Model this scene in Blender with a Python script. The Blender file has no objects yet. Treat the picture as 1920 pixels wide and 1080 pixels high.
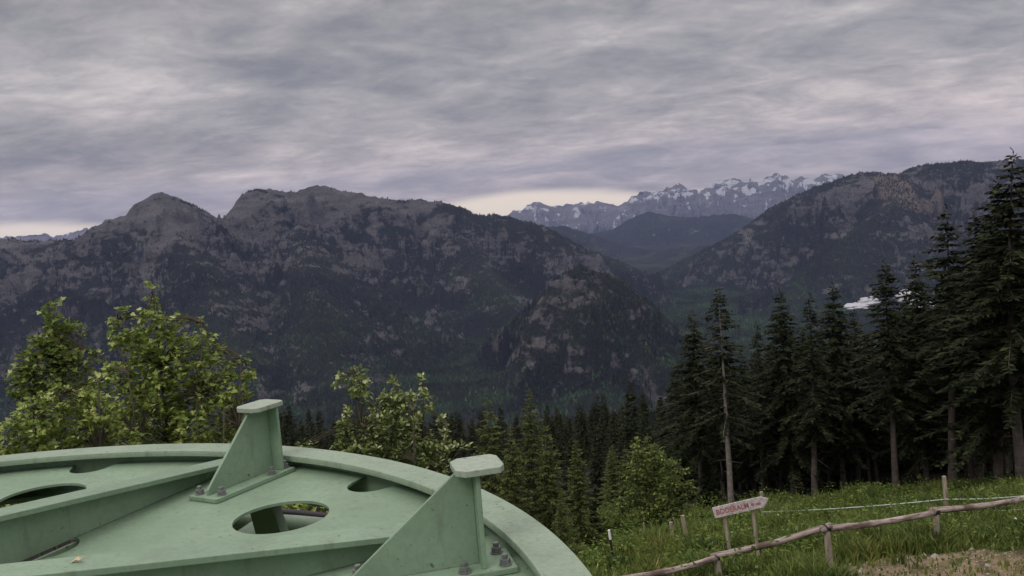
import bpy, bmesh, math, random
import numpy as np
from mathutils import Vector, Matrix, Quaternion

random.seed(7)
RNG = np.random.default_rng(7)
SC = bpy.context.scene
COL = SC.collection

# ------------------------------------------------------------------ camera
PITCH, ROLL, FPX = math.radians(5.0), math.radians(4.5), 1663.0
_r0 = np.array([1., 0, 0]); _u0 = np.array([0, math.sin(PITCH), math.cos(PITCH)])
CF = np.array([0, math.cos(PITCH), -math.sin(PITCH)])
CR = math.cos(ROLL) * _r0 - math.sin(ROLL) * _u0
CU = math.sin(ROLL) * _r0 + math.cos(ROLL) * _u0
cam_d = bpy.data.cameras.new('camera')
cam = bpy.data.objects.new('camera', cam_d); COL.objects.link(cam)
cam.matrix_world = Matrix(((CR[0], CU[0], -CF[0], 0), (CR[1], CU[1], -CF[1], 0), (CR[2], CU[2], -CF[2], 0), (0, 0, 0, 1)))
cam_d.sensor_width = 36.0
cam_d.lens = FPX / 1920 * 36.0
cam_d.clip_start = 0.05
cam_d.clip_end = 120000.0
SC.camera = cam

# ------------------------------------------------------------------ light and exposure
SUN_EL, SUN_ROT = math.radians(48), math.radians(215)
SC.view_settings.view_transform = 'Standard'
SC.view_settings.look = 'None'
SC.view_settings.exposure = 0.15
SC.view_settings.gamma = 1.0
sun_d = bpy.data.lights.new('sun', 'SUN')
sun_d.energy = 1.0; sun_d.angle = math.radians(22); sun_d.color = (1.0, 0.95, 0.88)
sun = bpy.data.objects.new('sun', sun_d); COL.objects.link(sun)
_sd = Vector((math.sin(SUN_ROT) * math.cos(SUN_EL), math.cos(SUN_ROT) * math.cos(SUN_EL), math.sin(SUN_EL)))
sun.rotation_euler = _sd.to_track_quat('Z', 'Y').to_euler()


class NT:
    """small helper for node trees"""
    def __init__(s, tree):
        s.t = tree; s.n = tree.nodes; s.l = tree.links
    def node(s, typ, **kw):
        n = s.n.new(typ)
        for k, v in kw.items(): setattr(n, k, v)
        return n
    def put(s, sock, v):
        if isinstance(v, bpy.types.NodeSocket): s.l.new(v, sock)
        elif v is not None:
            if sock.type == 'RGBA' and not isinstance(v, (int, float)) and len(v) == 3: v = (*v, 1)
            sock.default_value = v
    def math(s, op, a, b=None, c=None, clamp=False):
        n = s.node('ShaderNodeMath', operation=op, use_clamp=clamp)
        s.put(n.inputs[0], a)
        if b is not None: s.put(n.inputs[1], b)
        if c is not None: s.put(n.inputs[2], c)
        return n.outputs[0]
    def noise(s, vec, scale, detail=4, rough=.55, dist=0.0, dim='3D'):
        n = s.node('ShaderNodeTexNoise', noise_dimensions=dim)
        if vec is not None: s.l.new(vec, n.inputs['Vector'])
        n.inputs['Scale'].default_value = scale; n.inputs['Detail'].default_value = detail
        n.inputs['Roughness'].default_value = rough; n.inputs['Distortion'].default_value = dist
        return n.outputs['Fac']
    def mix(s, fac, a, b, blend='MIX'):
        n = s.node('ShaderNodeMix', data_type='RGBA', blend_type=blend)
        s.put(n.inputs[0], fac); s.put(n.inputs[6], a); s.put(n.inputs[7], b)
        return n.outputs[2]
    def ramp(s, fac, stops):
        n = s.node('ShaderNodeValToRGB')
        cr = n.color_ramp
        while len(cr.elements) < len(stops): cr.elements.new(.5)
        for e, (p, c) in zip(cr.elements, stops):
            e.position = p; e.color = (*c, 1) if len(c) == 3 else c
        s.put(n.inputs[0], fac)
        return n.outputs[0]
    def maprange(s, v, a, b, c=0., d=1., smooth=True):
        n = s.node('ShaderNodeMapRange', interpolation_type='SMOOTHSTEP' if smooth else 'LINEAR')
        s.put(n.inputs[0], v)
        for i, q in enumerate((a, b, c, d)): s.put(n.inputs[i + 1], q)
        return n.outputs[0]


# overcast sky: Nishita sky covered by a sheet of layered cloud, thin and bright along the horizon
world = bpy.data.worlds.new('World'); SC.world = world; world.use_nodes = True
W = NT(world.node_tree); W.n.clear()
sky = W.node('ShaderNodeTexSky', sky_type='NISHITA', sun_disc=False, sun_elevation=SUN_EL, sun_rotation=SUN_ROT)
tc = W.node('ShaderNodeTexCoord')
sep = W.node('ShaderNodeSeparateXYZ'); W.l.new(tc.outputs['Generated'], sep.inputs[0])
dx, dy, dz = sep.outputs
zz = W.math('ADD', W.math('MAXIMUM', dz, 0.0), 0.19)
uu = W.math('DIVIDE', dx, zz); vv = W.math('DIVIDE', dy, zz)
cmb = W.node('ShaderNodeCombineXYZ'); W.l.new(uu, cmb.inputs[0]); W.l.new(vv, cmb.inputs[1])
mp = W.node('ShaderNodeMapping'); W.l.new(cmb.outputs[0], mp.inputs[0])
mp.inputs['Rotation'].default_value = (0, 0, math.radians(-16)); mp.inputs['Scale'].default_value = (.85, 1.0, 1); mp.inputs['Location'].default_value = (3.3, 1.7, 0)
n_big = W.noise(mp.outputs[0], 0.34, 2, .5, .6)
n_mid = W.noise(mp.outputs[0], 1.05, 5, .58, .5)
n_fin = W.noise(mp.outputs[0], 3.6, 7, .62, .4)
n_xf = W.noise(mp.outputs[0], 13.0, 6, .62, .6)
dens = W.math('ADD', W.math('MULTIPLY', W.math('SUBTRACT', n_xf, .85), .13), W.math('ADD',W.math('ADD', W.math('MULTIPLY', n_big, .34), W.math('MULTIPLY', n_mid, .38)), W.math('MULTIPLY', n_fin, .40)))
taz = W.math('DIVIDE', dx, W.math('MAXIMUM', dy, .05))
def bump(c, w, src=None):
    q = W.math('DIVIDE', W.math('SUBTRACT', taz if src is None else src, c), w)
    return W.math('EXPONENT', W.math('MULTIPLY', W.math('MULTIPLY', q, q), -1.0))
# thinner and thicker places in the cloud sheet
for c, w, e, h, amp in ((-.38, .09, .140, .022, .085), (-.47, .12, .165, .02, .05), (-.17, .20, .165, .03, -.055), (.14, .20, .135, .02, -.03), (-.25, .22, .058, .012, .07), (.56, .10, .055, .03, .09), (.20, .16, .185, .02, .05), (-.48, .12, .045, .014, -.07), (.30, .2, .05, .012, -.035), (.5, .14, .11, .02, .04)):
    dens = W.math('ADD', dens, W.math('MULTIPLY', W.math('MULTIPLY', bump(c, w), bump(e, h, dz)), amp))
cloud = W.ramp(dens, [(.38, (1.78, 1.75, 1.84)), (.46, (2.58, 2.47, 2.46)), (.53, (3.45, 3.2, 3.14)), (.60, (4.7, 4.3, 4.12)), (.69, (6.6, 5.95, 5.5))])
zen = W.math('ADD', 1.0, W.math('MULTIPLY', W.maprange(dz, .26, .75), 1.9))        # an overcast sky is about three times brighter overhead
cl2 = W.node('ShaderNodeVectorMath', operation='SCALE'); W.l.new(cloud, cl2.inputs[0]); W.l.new(zen, cl2.inputs['Scale'])
gap = W.math('ADD', W.math('MULTIPLY', bump(.02, .11), .020), W.math('MULTIPLY', bump(-.56, .17), .026))
gap_n = W.noise(mp.outputs[0], .8, 4, .5, .3)
edge = W.math('ADD', W.math('SUBTRACT', dz, gap), W.math('MULTIPLY', W.math('SUBTRACT', gap_n, .5), .022))
cover = W.maprange(edge, -.006, .007)
lowglow = W.mix(.25, (11.5, 9.4, 7.0), sky.outputs[0])
warm = W.mix(W.maprange(dz, .17, .02), (1, 1, 1), (1.12, 1.03, .97))
col = W.mix(cover, lowglow, W.mix(1.0, cl2.outputs[0], warm, 'MULTIPLY'))
col = W.mix(.04, col, sky.outputs[0])
bg = W.node('ShaderNodeBackground'); W.l.new(col, bg.inputs[0]); bg.inputs[1].default_value = 0.12
wo = W.node('ShaderNodeOutputWorld'); W.l.new(bg.outputs[0], wo.inputs[0])

SC.render.engine = 'CYCLES'
SC.cycles.max_bounces = 6; SC.cycles.diffuse_bounces = 3; SC.cycles.transparent_max_bounces = 4
SC.cycles.volume_bounces = 0
SC.cycles.use_denoising = True


# ------------------------------------------------------------------ helpers
def pix(x, y, D):
    """point on the sight line of a photo position at horizontal distance D"""
    d = (x - 960) / FPX * CR - (y - 540) / FPX * CU + CF
    return d * D / math.hypot(d[0], d[1])

def sstep(a, b, x):
    t = np.clip((x - a) / (b - a), 0, 1); return t * t * (3 - 2 * t)

def mesh_np(name, V, faces, mat=None, smooth=False):
    """faces: (n,k) array or list of such arrays"""
    if not isinstance(faces, list): faces = [faces]
    faces = [np.asarray(f, dtype=np.int32) for f in faces if len(f)]
    me = bpy.data.meshes.new(name)
    V = np.asarray(V, dtype=np.float32)
    me.vertices.add(len(V)); me.vertices.foreach_set('co', V.ravel())
    loops = np.concatenate([f.ravel() for f in faces])
    cnt = np.concatenate([np.full(len(f), f.shape[1], dtype=np.int32) for f in faces])
    st = np.concatenate([[0], np.cumsum(cnt)[:-1]]).astype(np.int32)
    me.loops.add(len(loops)); me.loops.foreach_set('vertex_index', loops)
    me.polygons.add(len(cnt)); me.polygons.foreach_set('loop_start', st)
    me.polygons.foreach_set('use_smooth', np.full(len(cnt), smooth, dtype=bool))
    me.update(calc_edges=True)
    if mat: me.materials.append(mat)
    return me

def link(name, me, parent=None, kind=None):
    o = bpy.data.objects.new(name, me); COL.objects.link(o)
    if parent: o.parent = parent
    if kind: o['kind'] = kind
    return o

def tag(o, label, cat, group=None):
    o['label'] = label; o['category'] = cat
    if group: o['group'] = group
    return o

def thing(name, label, cat, loc=(0, 0, 0), group=None):
    o = bpy.data.objects.new(name, None); COL.objects.link(o); o.location = loc
    o.empty_display_size = .2
    return tag(o, label, cat, group)

def copy_tree(o, parent=None):
    c = o.copy(); COL.objects.link(c)
    if parent: c.parent = parent
    for ch in list(o.children): copy_tree(ch, c)
    return c


class MB:
    """collects shapes for one mesh"""
    def __init__(s): s.v = []; s.f = []
    def add(s, vs, fs):
        b = len(s.v); s.v += [tuple(v) for v in vs]; s.f += [tuple(i + b for i in f) for f in fs]
    def prism(s, poly, z0, z1, xf=None):
        """poly in xy, extruded along z"""
        n = len(poly)
        vs = [Vector((x, y, z0)) for x, y in poly] + [Vector((x, y, z1)) for x, y in poly]
        if xf: vs = [xf @ v for v in vs]
        s.add(vs, [tuple(range(n))[::-1], tuple(range(n, 2 * n))] + [(i, (i + 1) % n, n + (i + 1) % n, n + i) for i in range(n)])
    def box(s, lo, hi, xf=None):
        s.prism([(lo[0], lo[1]), (hi[0], lo[1]), (hi[0], hi[1]), (lo[0], hi[1])], lo[2], hi[2], xf)
    def tube(s, pts, rad, n=8, cap=True, jit=0):
        pts = [Vector(p) for p in pts]; rings = []
        if not hasattr(rad, '__len__'): rad = [rad] * len(pts)
        ref = None
        for i, p in enumerate(pts):
            t = (pts[min(i + 1, len(pts) - 1)] - pts[max(i - 1, 0)]).normalized()
            if ref is None:
                ref = t.orthogonal().normalized()
            a = (ref - t * ref.dot(t)).normalized(); b = t.cross(a); ref = a
            rings.append([p + (a * math.cos(k * math.tau / n) + b * math.sin(k * math.tau / n)) * rad[i] * (1 + random.uniform(-jit, jit)) for k in range(n)])
        vs = [v for r in rings for v in r]; fs = []
        for i in range(len(pts) - 1):
            for k in range(n):
                k2 = (k + 1) % n
                fs.append((i * n + k, i * n + k2, (i + 1) * n + k2, (i + 1) * n + k))
        if cap: fs += [tuple(range(n))[::-1], tuple(range((len(pts) - 1) * n, len(pts) * n))]
        s.add(vs, fs)
    def mesh(s, name, mat, smooth=False, bevel=0):
        me = bpy.data.meshes.new(name); me.from_pydata(s.v, [], s.f); me.update()
        if bevel:
            bm = bmesh.new(); bm.from_mesh(me)
            bmesh.ops.remove_doubles(bm, verts=bm.verts, dist=1e-6)
            es = [e for e in bm.edges if len(e.link_faces) == 2 and e.calc_face_angle(0) > .6]
            bmesh.ops.bevel(bm, geom=es, offset=bevel, segments=2, profile=.6, affect='EDGES')
            bm.to_mesh(me); bm.free()
        if smooth: me.polygons.foreach_set('use_smooth', [True] * len(me.polygons))
        if mat: me.materials.append(mat)
        return me


# ------------------------------------------------------------------ materials
def new_mat(name):
    m = bpy.data.materials.new(name); m.use_nodes = True
    t = NT(m.node_tree); p = t.n['Principled BSDF']
    return m, t, p

def mat_paint(name='green_paint', base=(.232, .332, .230), dark=(.178, .262, .178)):
    m, t, p = new_mat(name)
    co = t.node('ShaderNodeTexCoord').outputs['Object']
    big = t.noise(co, 2.2, 5, .6, .3); fine = t.noise(co, 60, 4, .7); speck = t.noise(co, 45, 2, .4); sp2 = t.noise(co, 16, 3, .6)
    rag = t.noise(co, 6.5, 6, .68, .6); wash = t.noise(co, 1.1, 4, .6, 1.0); tiny = t.noise(co, 130, 2, .5); chip = t.noise(co, 28, 4, .7, .5)
    c = t.mix(t.maprange(big, .35, .7), base, dark)
    c = t.mix(t.math('MULTIPLY', t.maprange(rag, .48, .68), .40), c, (.165, .21, .15))
    c = t.mix(t.math('MULTIPLY', t.maprange(wash, .52, .72), .30), c, (.30, .33, .27))
    c = t.mix(t.math('MULTIPLY', t.maprange(fine, .35, .75), .35), c, (.15, .21, .155))
    c = t.mix(t.math('MULTIPLY', t.maprange(tiny, .66, .72), .45), c, (.08, .09, .07))
    c = t.mix(t.math('MULTIPLY', t.maprange(speck, .72, .77), .75), c, (.06, .065, .05))
    c = t.mix(t.math('MULTIPLY', t.maprange(chip, .70, .74), .7), c, (.14, .085, .05))
    mr = t.node('ShaderNodeMapping'); t.l.new(co, mr.inputs[0]); mr.inputs['Scale'].default_value = (9, 9, 1.2)
    run = t.noise(mr.outputs[0], 3.2, 5, .62, .3)
    c = t.mix(t.math('MULTIPLY', t.maprange(run, .56, .70), .42), c, (.125, .15, .10))
    c = t.mix(t.math('MULTIPLY', t.maprange(sp2, .64, .8), .35), c, (.36, .38, .30))
    t.put(p.inputs['Base Color'], c)
    t.put(p.inputs['Roughness'], t.maprange(fine, .3, .7, .42, .62))
    p.inputs['Specular IOR Level'].default_value = .35
    b = t.node('ShaderNodeBump'); b.inputs['Strength'].default_value = .12; b.inputs['Distance'].default_value = .004
    t.l.new(fine, b.inputs['Height']); t.l.new(b.outputs[0], p.inputs['Normal'])
    return m

def mat_simple(name, colr, rough=.7, metal=0, var=.25, scale=8.0, bump=0.0, coord='Object', stretch=None):
    m, t, p = new_mat(name)
    co = t.node('ShaderNodeTexCoord').outputs[coord]
    if stretch:
        mpn = t.node('ShaderNodeMapping'); t.l.new(co, mpn.inputs[0]); mpn.inputs['Scale'].default_value = stretch; co = mpn.outputs[0]
    n = t.noise(co, scale, 6, .65)
    lo = tuple(x * (1 - var) for x in colr); hi = tuple(min(1, x * (1 + var)) for x in colr)
    t.put(p.inputs['Base Color'], t.ramp(n, [(.3, lo), (.7, hi)]))
    p.inputs['Roughness'].default_value = rough; p.inputs['Metallic'].default_value = metal
    p.inputs['Specular IOR Level'].default_value = .3
    if bump:
        b = t.node('ShaderNodeBump'); b.inputs['Strength'].default_value = .6; b.inputs['Distance'].default_value = bump
        t.l.new(n, b.inputs['Height']); t.l.new(b.outputs[0], p.inputs['Normal'])
    return m

def mat_leaf(name, stops, trans=.35, rough=.55, spec=.25, patch=None):
    """leaf colour varies from leaf to leaf"""
    m, t, p = new_mat(name)
    rnd = t.node('ShaderNodeNewGeometry').outputs['Random Per Island']
    c = t.ramp(rnd, stops)
    if patch:
        pn = t.noise(t.node('ShaderNodeTexCoord').outputs['Object'], patch[0], 4, .6, .5)
        c = t.mix(t.maprange(pn, .50, .68), c, t.mix(1.0, c, patch[1], 'MULTIPLY'))
        pn2 = t.noise(t.node('ShaderNodeTexCoord').outputs['Object'], patch[0] * 2.3, 3, .6, .2)
        c = t.mix(t.maprange(pn2, .50, .66), c, t.mix(1.0, c, patch[2], 'MULTIPLY'))
    t.put(p.inputs['Base Color'], c)
    p.inputs['Roughness'].default_value = rough; p.inputs['Specular IOR Level'].default_value = spec
    if trans:
        tr = t.node('ShaderNodeBsdfTranslucent'); t.l.new(c, tr.inputs[0])
        mx = t.node('ShaderNodeMixShader'); mx.inputs[0].default_value = trans
        t.l.new(p.outputs[0], mx.inputs[1]); t.l.new(tr.outputs[0], mx.inputs[2])
        t.l.new(mx.outputs[0], t.n['Material Output'].inputs[0])
    return m

M_PAINT = mat_paint()
M_RIM = mat_paint('weathered_green_paint', (.275, .350, .262), (.225, .298, .215))
M_PALE = mat_paint('chalky_green_paint', (.345, .395, .325), (.295, .350, .28))
M_ZINC = mat_simple('zinc_bolt', (.20, .21, .20), .5, .4, .3, 60)
M_RUBBER = mat_simple('dark_cable', (.045, .04, .045), .6)
M_WOOD = mat_simple('weathered_wood', (.27, .21, .175), .85, 0, .55, 9, .012, 'Object', (1, 1, .25))
def mat_rail():
    m, t, p = new_mat('split_rail_wood')
    mpn = t.node('ShaderNodeMapping'); t.l.new(t.node('ShaderNodeTexCoord').outputs['Object'], mpn.inputs[0]); mpn.inputs['Scale'].default_value = (.22, 2.4, 2.4)
    n = t.noise(mpn.outputs[0], 7, 5, .7, .6); n2 = t.noise(t.node('ShaderNodeTexCoord').outputs['Object'], 1.6, 3, .5)
    c = t.ramp(n, [(.34, (.06, .043, .038)), (.44, (.20, .155, .14)), (.54, (.34, .275, .25)), (.70, (.50, .43, .39))])
    t.put(p.inputs['Base Color'], t.mix(t.maprange(n2, .5, .68), c, (.12, .085, .072)))
    p.inputs['Roughness'].default_value = .9; p.inputs['Specular IOR Level'].default_value = .15
    b = t.node('ShaderNodeBump'); b.inputs['Strength'].default_value = .9; b.inputs['Distance'].default_value = .02
    t.l.new(n, b.inputs['Height']); t.l.new(b.outputs[0], p.inputs['Normal'])
    return m
M_RAIL = mat_rail()
M_WOOD2 = mat_simple('grey_post_wood', (.30, .255, .20), .85, 0, .45, 12, .01, 'Object', (1, 1, .2))
M_BARK = mat_simple('spruce_bark', (.085, .07, .062), .95, 0, .5, 7, .02)
M_BARKPALE = mat_simple('pale_bark', (.20, .175, .155), .95, 0, .45, 7, .02)
M_TWIG = mat_simple('twig_bark', (.075, .065, .045), .9, 0, .4, 12)
M_NEEDLE = mat_leaf('spruce_needles', [(0, (.009, .013, .006)), (.6, (.019, .026, .010)), (.93, (.036, .042, .016)), (1, (.07, .075, .028))], .12, .7, .15)
M_OLIVE = mat_leaf('olive_needles', [(0, (.034, .048, .013)), (.5, (.072, .094, .025)), (.85, (.12, .145, .04)), (1, (.17, .18, .06))], .25, .7, .15)
M_MAPLE = mat_leaf('maple_leaves', [(0, (.10, .15, .032)), (.45, (.225, .30, .070)), (.8, (.42, .49, .135)), (1, (.64, .67, .31))], .35)
M_MAPLE_SHADE = mat_leaf('shaded_maple_leaves', [(0, (.075, .115, .025)), (.5, (.165, .235, .055)), (.86, (.33, .39, .11)), (1, (.55, .59, .26))], .35)  # darker maple leaves: weaker light on the rear tree put into the colour
M_BEAM = mat_leaf('pale_backed_leaves', [(0, (.075, .115, .03)), (.45, (.16, .215, .06)), (.75, (.33, .39, .14)), (1, (.64, .66, .40))], .3)
M_BUSH = mat_leaf('bright_bush_leaves', [(0, (.05, .075, .018)), (.5, (.12, .16, .04)), (.85, (.22, .27, .07)), (1, (.36, .40, .13))], .35)
M_HERB = mat_leaf('herb_leaves', [(0, (.04, .07, .016)), (.5, (.09, .135, .032)), (1, (.17, .225, .06))], .3, .85, .06)
M_GRASS = mat_leaf('grass_blades', [(0, (.055, .088, .018)), (.5, (.12, .165, .038)), (.9, (.19, .23, .06)), (1, (.28, .27, .11))], .3, .6, .2, (.45, (1.45, 1.2, 1.2), (.62, .70, .75)))
M_TAPE = mat_simple('white_green_tape', (.55, .62, .58), .5, 0, .15, 30)
M_SIGN = mat_simple('weathered_white_board', (.50, .44, .44), .8, 0, .4, 11, .003)
M_RED = mat_simple('red_lettering', (.33, .11, .115), .8, 0, .3, 40)
M_BLACK = mat_simple('black_plastic', (.02, .022, .022), .5)
M_WHITE = mat_simple('white_plastic', (.75, .76, .74), .5)
M_YELLOW = mat_simple('yellow_plastic', (.75, .55, .06), .5)

# ------------------------------------------------------------------ terrain
_PERM = np.random.default_rng(3).permutation(4096).astype(np.int64)
_ANG = np.random.default_rng(4).uniform(0, 2 * np.pi, 4096)
_GX, _GY = np.cos(_ANG), np.sin(_ANG)

def pnoise(x, y, seed=0):
    xi = np.floor(x).astype(np.int64); yi = np.floor(y).astype(np.int64)
    xf = x - xi; yf = y - yi
    def g(ix, iy, fx, fy):
        h = _PERM[(_PERM[(ix + seed * 131) & 4095] + iy) & 4095]
        return _GX[h] * fx + _GY[h] * fy
    u = xf * xf * xf * (xf * (xf * 6 - 15) + 10); v = yf * yf * yf * (yf * (yf * 6 - 15) + 10)
    a = g(xi, yi, xf, yf); b = g(xi + 1, yi, xf - 1, yf); c = g(xi, yi + 1, xf, yf - 1); d = g(xi + 1, yi + 1, xf - 1, yf - 1)
    return (a + (b - a) * u + (c - a) * v + (a - b - c + d) * u * v) * 1.5

def fbm(x, y, oct=4, seed=0, gain=.5, lac=2.03):
    s = 0; a = 1; 
    for i in range(oct):
        s = s + a * pnoise(x, y, seed + i); x = x * lac + 17.3; y = y * lac - 9.1; a *= gain
    return s

def ridged(x, y, oct=4, seed=0, gain=.55):
    s = 0; a = 1; w = 1
    for i in range(oct):
        n = 1 - np.abs(pnoise(x, y, seed + i)) * 1.6
        n = n * n * w; w = np.clip(n * 1.3, 0, 1)
        s = s + a * n; x = x * 2.07 + 5.7; y = y * 2.07 + 3.1; a *= gain
    return s

def ridge_line(pts):
    return np.array([pix(*p) for p in pts])

RANGES = {
    'massif': ridge_line([(-700, 520, 7600), (-400, 470, 6800), (-150, 440, 6300), (0, 447, 6100), (60, 452, 6000), (140, 448, 5900), (165, 430, 5850), (205, 410, 5800), (235, 402, 5800),
                          (250, 382, 5800), (285, 362, 5800), (300, 360, 5800), (330, 369, 5850), (370, 389, 5950), (412, 408, 6050), (420, 405, 6050), (440, 381, 6050), (463, 359, 6050),
                          (480, 352, 6050), (530, 358, 6100), (565, 356, 6100), (580, 348, 6100), (605, 348, 6100), (660, 361, 6100), (700, 366, 6050), (745, 376, 6050), (790, 373, 6050), (830, 379, 6000),
                          (870, 391, 6000), (882, 400, 5950), (940, 404, 5900), (1000, 416, 5900), (1040, 433, 5900), (1080, 456, 5950), (1130, 478, 6100), (1180, 498, 6300), (1215, 520, 6500)]),
    'spur': ridge_line([(560, 420, 5500), (570, 470, 5000), (590, 530, 4500), (600, 600, 3950), (640, 690, 3500)]),
    'spur2': ridge_line([(860, 440, 5600), (900, 500, 5100), (950, 560, 4700), (1000, 640, 4250), (1010, 700, 3900)]),
    'spur3': ridge_line([(290, 380, 5600), (330, 440, 5200), (380, 510, 4700), (420, 600, 4100), (440, 700, 3500)]),
    'knoll': ridge_line([(940, 700, 3250), (980, 625, 3250), (1015, 560, 3300), (1040, 525, 3330), (1065, 507, 3350), (1090, 500, 3370), (1130, 510, 3400), (1170, 527, 3450), (1215, 562, 3480), (1250, 600, 3520), (1300, 640, 3560)]),
    'right': ridge_line([(2600, 270, 7200), (2250, 285, 7000), (2000, 292, 6900), (1900, 300, 6900), (1860, 304, 6900), (1800, 303, 6900), (1740, 307, 6900), (1715, 312, 6900), (1690, 324, 6900), (1675, 326, 6900), (1640, 322, 6900), (1610, 324, 6900), (1580, 331, 6950),
                         (1530, 350, 7000), (1480, 371, 7050), (1440, 391, 7050), (1420, 408, 7050), (1395, 424, 7050), (1350, 453, 7100), (1300, 477, 7200), (1250, 503, 7400), (1215, 525, 7600)]),
    'right_spur': ridge_line([(1700, 330, 6700), (1690, 370, 6300), (1670, 392, 6000), (1620, 420, 5800), (1560, 470, 5500), (1500, 530, 5200), (1440, 590, 4800)]),
    'snow': ridge_line([(900, 430, 21500), (950, 404, 21000), (975, 391, 21000), (1005, 378, 21000), (1040, 386, 21000), (1080, 381, 21000), (1110, 379, 21000), (1130, 377, 21000), (1168, 384, 21000), (1185, 366, 21000), (1210, 357, 21000), (1228, 357, 21000), (1250, 351, 21000), (1270, 343, 21000),
                        (1292, 350, 21000), (1310, 360, 21000), (1330, 346, 21200), (1360, 335, 21300), (1395, 337, 21300), (1420, 340, 21300), (1445, 328, 21300), (1460, 322, 21300), (1475, 329, 21300), (1492, 333, 21300), (1530, 330, 21300), (1550, 323, 21300), (1570, 322, 21300), (1600, 338, 21300), (1700, 345, 21400), (1900, 330, 21800)]),
    'far_left': ridge_line([(-300, 440, 22000), (-100, 450, 22000), (30, 441, 22000), (60, 440, 22000), (85, 436, 22000), (100, 443, 22000), (118, 440, 22000), (140, 433, 22000), (162, 426, 22000), (180, 434, 22000), (230, 440, 22000), (350, 440, 22000)]),
    'hill': ridge_line([(1020, 440, 14500), (1060, 432, 14300), (1100, 440, 14300), (1150, 428, 14200), (1185, 408, 14200), (1215, 396, 14200), (1250, 404, 14000), (1300, 407, 14000), (1340, 402, 13800), (1380, 401, 13800), (1420, 412, 13800), (1480, 420, 13500), (1600, 420, 13500)]),
    'low_hill': ridge_line([(1000, 425, 11500), (1035, 424, 11300), (1060, 423, 11200), (1080, 430, 11200), (1110, 440, 11200), (1180, 464, 11000), (1240, 470, 10500), (1290, 462, 10200), (1330, 458, 10000), (1380, 470, 9800)]),
}
#            slope  curve  spur-amp spur-wave  rough-amp   ridge jag
RPAR = {'massif': (.56, 5.2e-5, 170, 430, 48, 9), 'spur': (.50, 6e-5, 60, 300, 24, 8), 'spur2': (.50, 6e-5, 60, 300, 24, 8), 'spur3': (.50, 6e-5, 60, 300, 24, 8),
        'knoll': (.50, 7e-5, 60, 260, 24, 10), 'right': (.50, 5.5e-5, 150, 480, 46, 7), 'right_spur': (.48, 5e-5, 70, 340, 26, 8),
        'snow': (.75, 7e-5, 420, 800, 150, 62), 'far_left': (.7, 8e-5, 200, 900, 90, 40), 'hill': (.26, 1.5e-5, 60, 900, 20, 12), 'low_hill': (.20, 1.5e-5, 50, 800, 18, 10)}
RNAMES = list(RANGES)
NEAR_Y = np.array([-3000, -200, -30, -5, 10, 16, 20, 30, 38, 60, 150, 400, 1200, 2200, 3000, 60000.])
NEAR_Z = np.array([500, 25, -3, -6.6, -6.9, -7.35, -8.55, -11.6, -13.85, -20.2, -46, -116, -320, -600, -690, -720.])

def near_h(x, y):
    z = np.interp(y, NEAR_Y, NEAR_Z) + .03 * np.clip(x, -40, 40)
    return z + .10 * fbm(x * .35, y * .35, 3, 60) + np.clip((np.hypot(x, y) - 60) / 400, 0, 1) * 18 * fbm(x / 160, y / 160, 3, 70)

def range_h(name, x, y):
    P = RANGES[name]; sl, cu, amp, wav, ra, jag = RPAR[name]
    seg = np.linalg.norm(np.diff(P[:, :2], axis=0), axis=1); cum = np.concatenate([[0], np.cumsum(seg)])
    best = np.full(x.shape, 1e18); U = np.zeros(x.shape); H = np.zeros(x.shape)
    for i in range(len(P) - 1):
        ax, ay, az = P[i]; bx, by, bz = P[i + 1]
        ex, ey = bx - ax, by - ay; L2 = ex * ex + ey * ey
        t = np.clip(((x - ax) * ex + (y - ay) * ey) / L2, 0, 1)
        d2 = (x - ax - t * ex) ** 2 + (y - ay - t * ey) ** 2
        m = d2 < best
        best = np.where(m, d2, best); U = np.where(m, cum[i] + t * seg[i], U); H = np.where(m, az + t * (bz - az), H)
    d = np.sqrt(best)
    out = np.full(x.shape, -1e5)
    bound = H + jag * 2 + amp * 1.2 + ra * 2 - np.maximum(sl * d - cu * d * d, sl * .45 * d)
    m = (bound > -690) & (np.hypot(x, y) > 1500)
    if m.any():
        x, y, dm, Um, Hm = x[m], y[m], d[m], U[m], H[m]
        wx = x + wav * .5 * fbm(x / wav / 1.3, y / wav / 1.3, 3, 11); wy = y + wav * .5 * fbm(x / wav / 1.3, y / wav / 1.3, 3, 21)
        k = (RNAMES.index(name) + 1) * 7
        sp = ridged(Um / wav + .75 * fbm(x / wav * .8, y / wav * .8, 4, 5), dm / (wav * 2.2) + .4 * fbm(x / wav, y / wav, 3, 9), 3, k, .45) - .9
        rg = ridged(wx / (wav * .42), wy / (wav * .42), 4, k + 3, .42) - .8
        fade = sstep(wav * .05, wav * .9, dm)
        out[m] = Hm + jag * fbm(Um / (jag * (3.5 if jag > 30 else 8)), dm / (jag * (3.5 if jag > 30 else 8)), 4, k + 5, .5) - np.maximum(sl * dm - cu * dm * dm, sl * .45 * dm) + amp * sp * fade + ra * 1.3 * rg * (.15 + .85 * fade)
    return out, d, U

def terrain(x, y):
    r = np.hypot(x, y)
    hs = [near_h(x, y), -650 + 30 * fbm(x / 500, y / 500, 4, 90)]
    D = [np.zeros(x.shape)] * 2; Us = [np.zeros(x.shape)] * 2
    for n in RNAMES:
        h, d, U = range_h(n, x, y); hs.append(h); D.append(d); Us.append(U)
    hs = np.array(hs); k = hs.argmax(0)
    z = hs.max(0)
    return z, k, np.take_along_axis(np.array(D), k[None], 0)[0], np.take_along_axis(np.array(Us), k[None], 0)[0]

CLS = ['ground', 'valley'] + RNAMES

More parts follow.
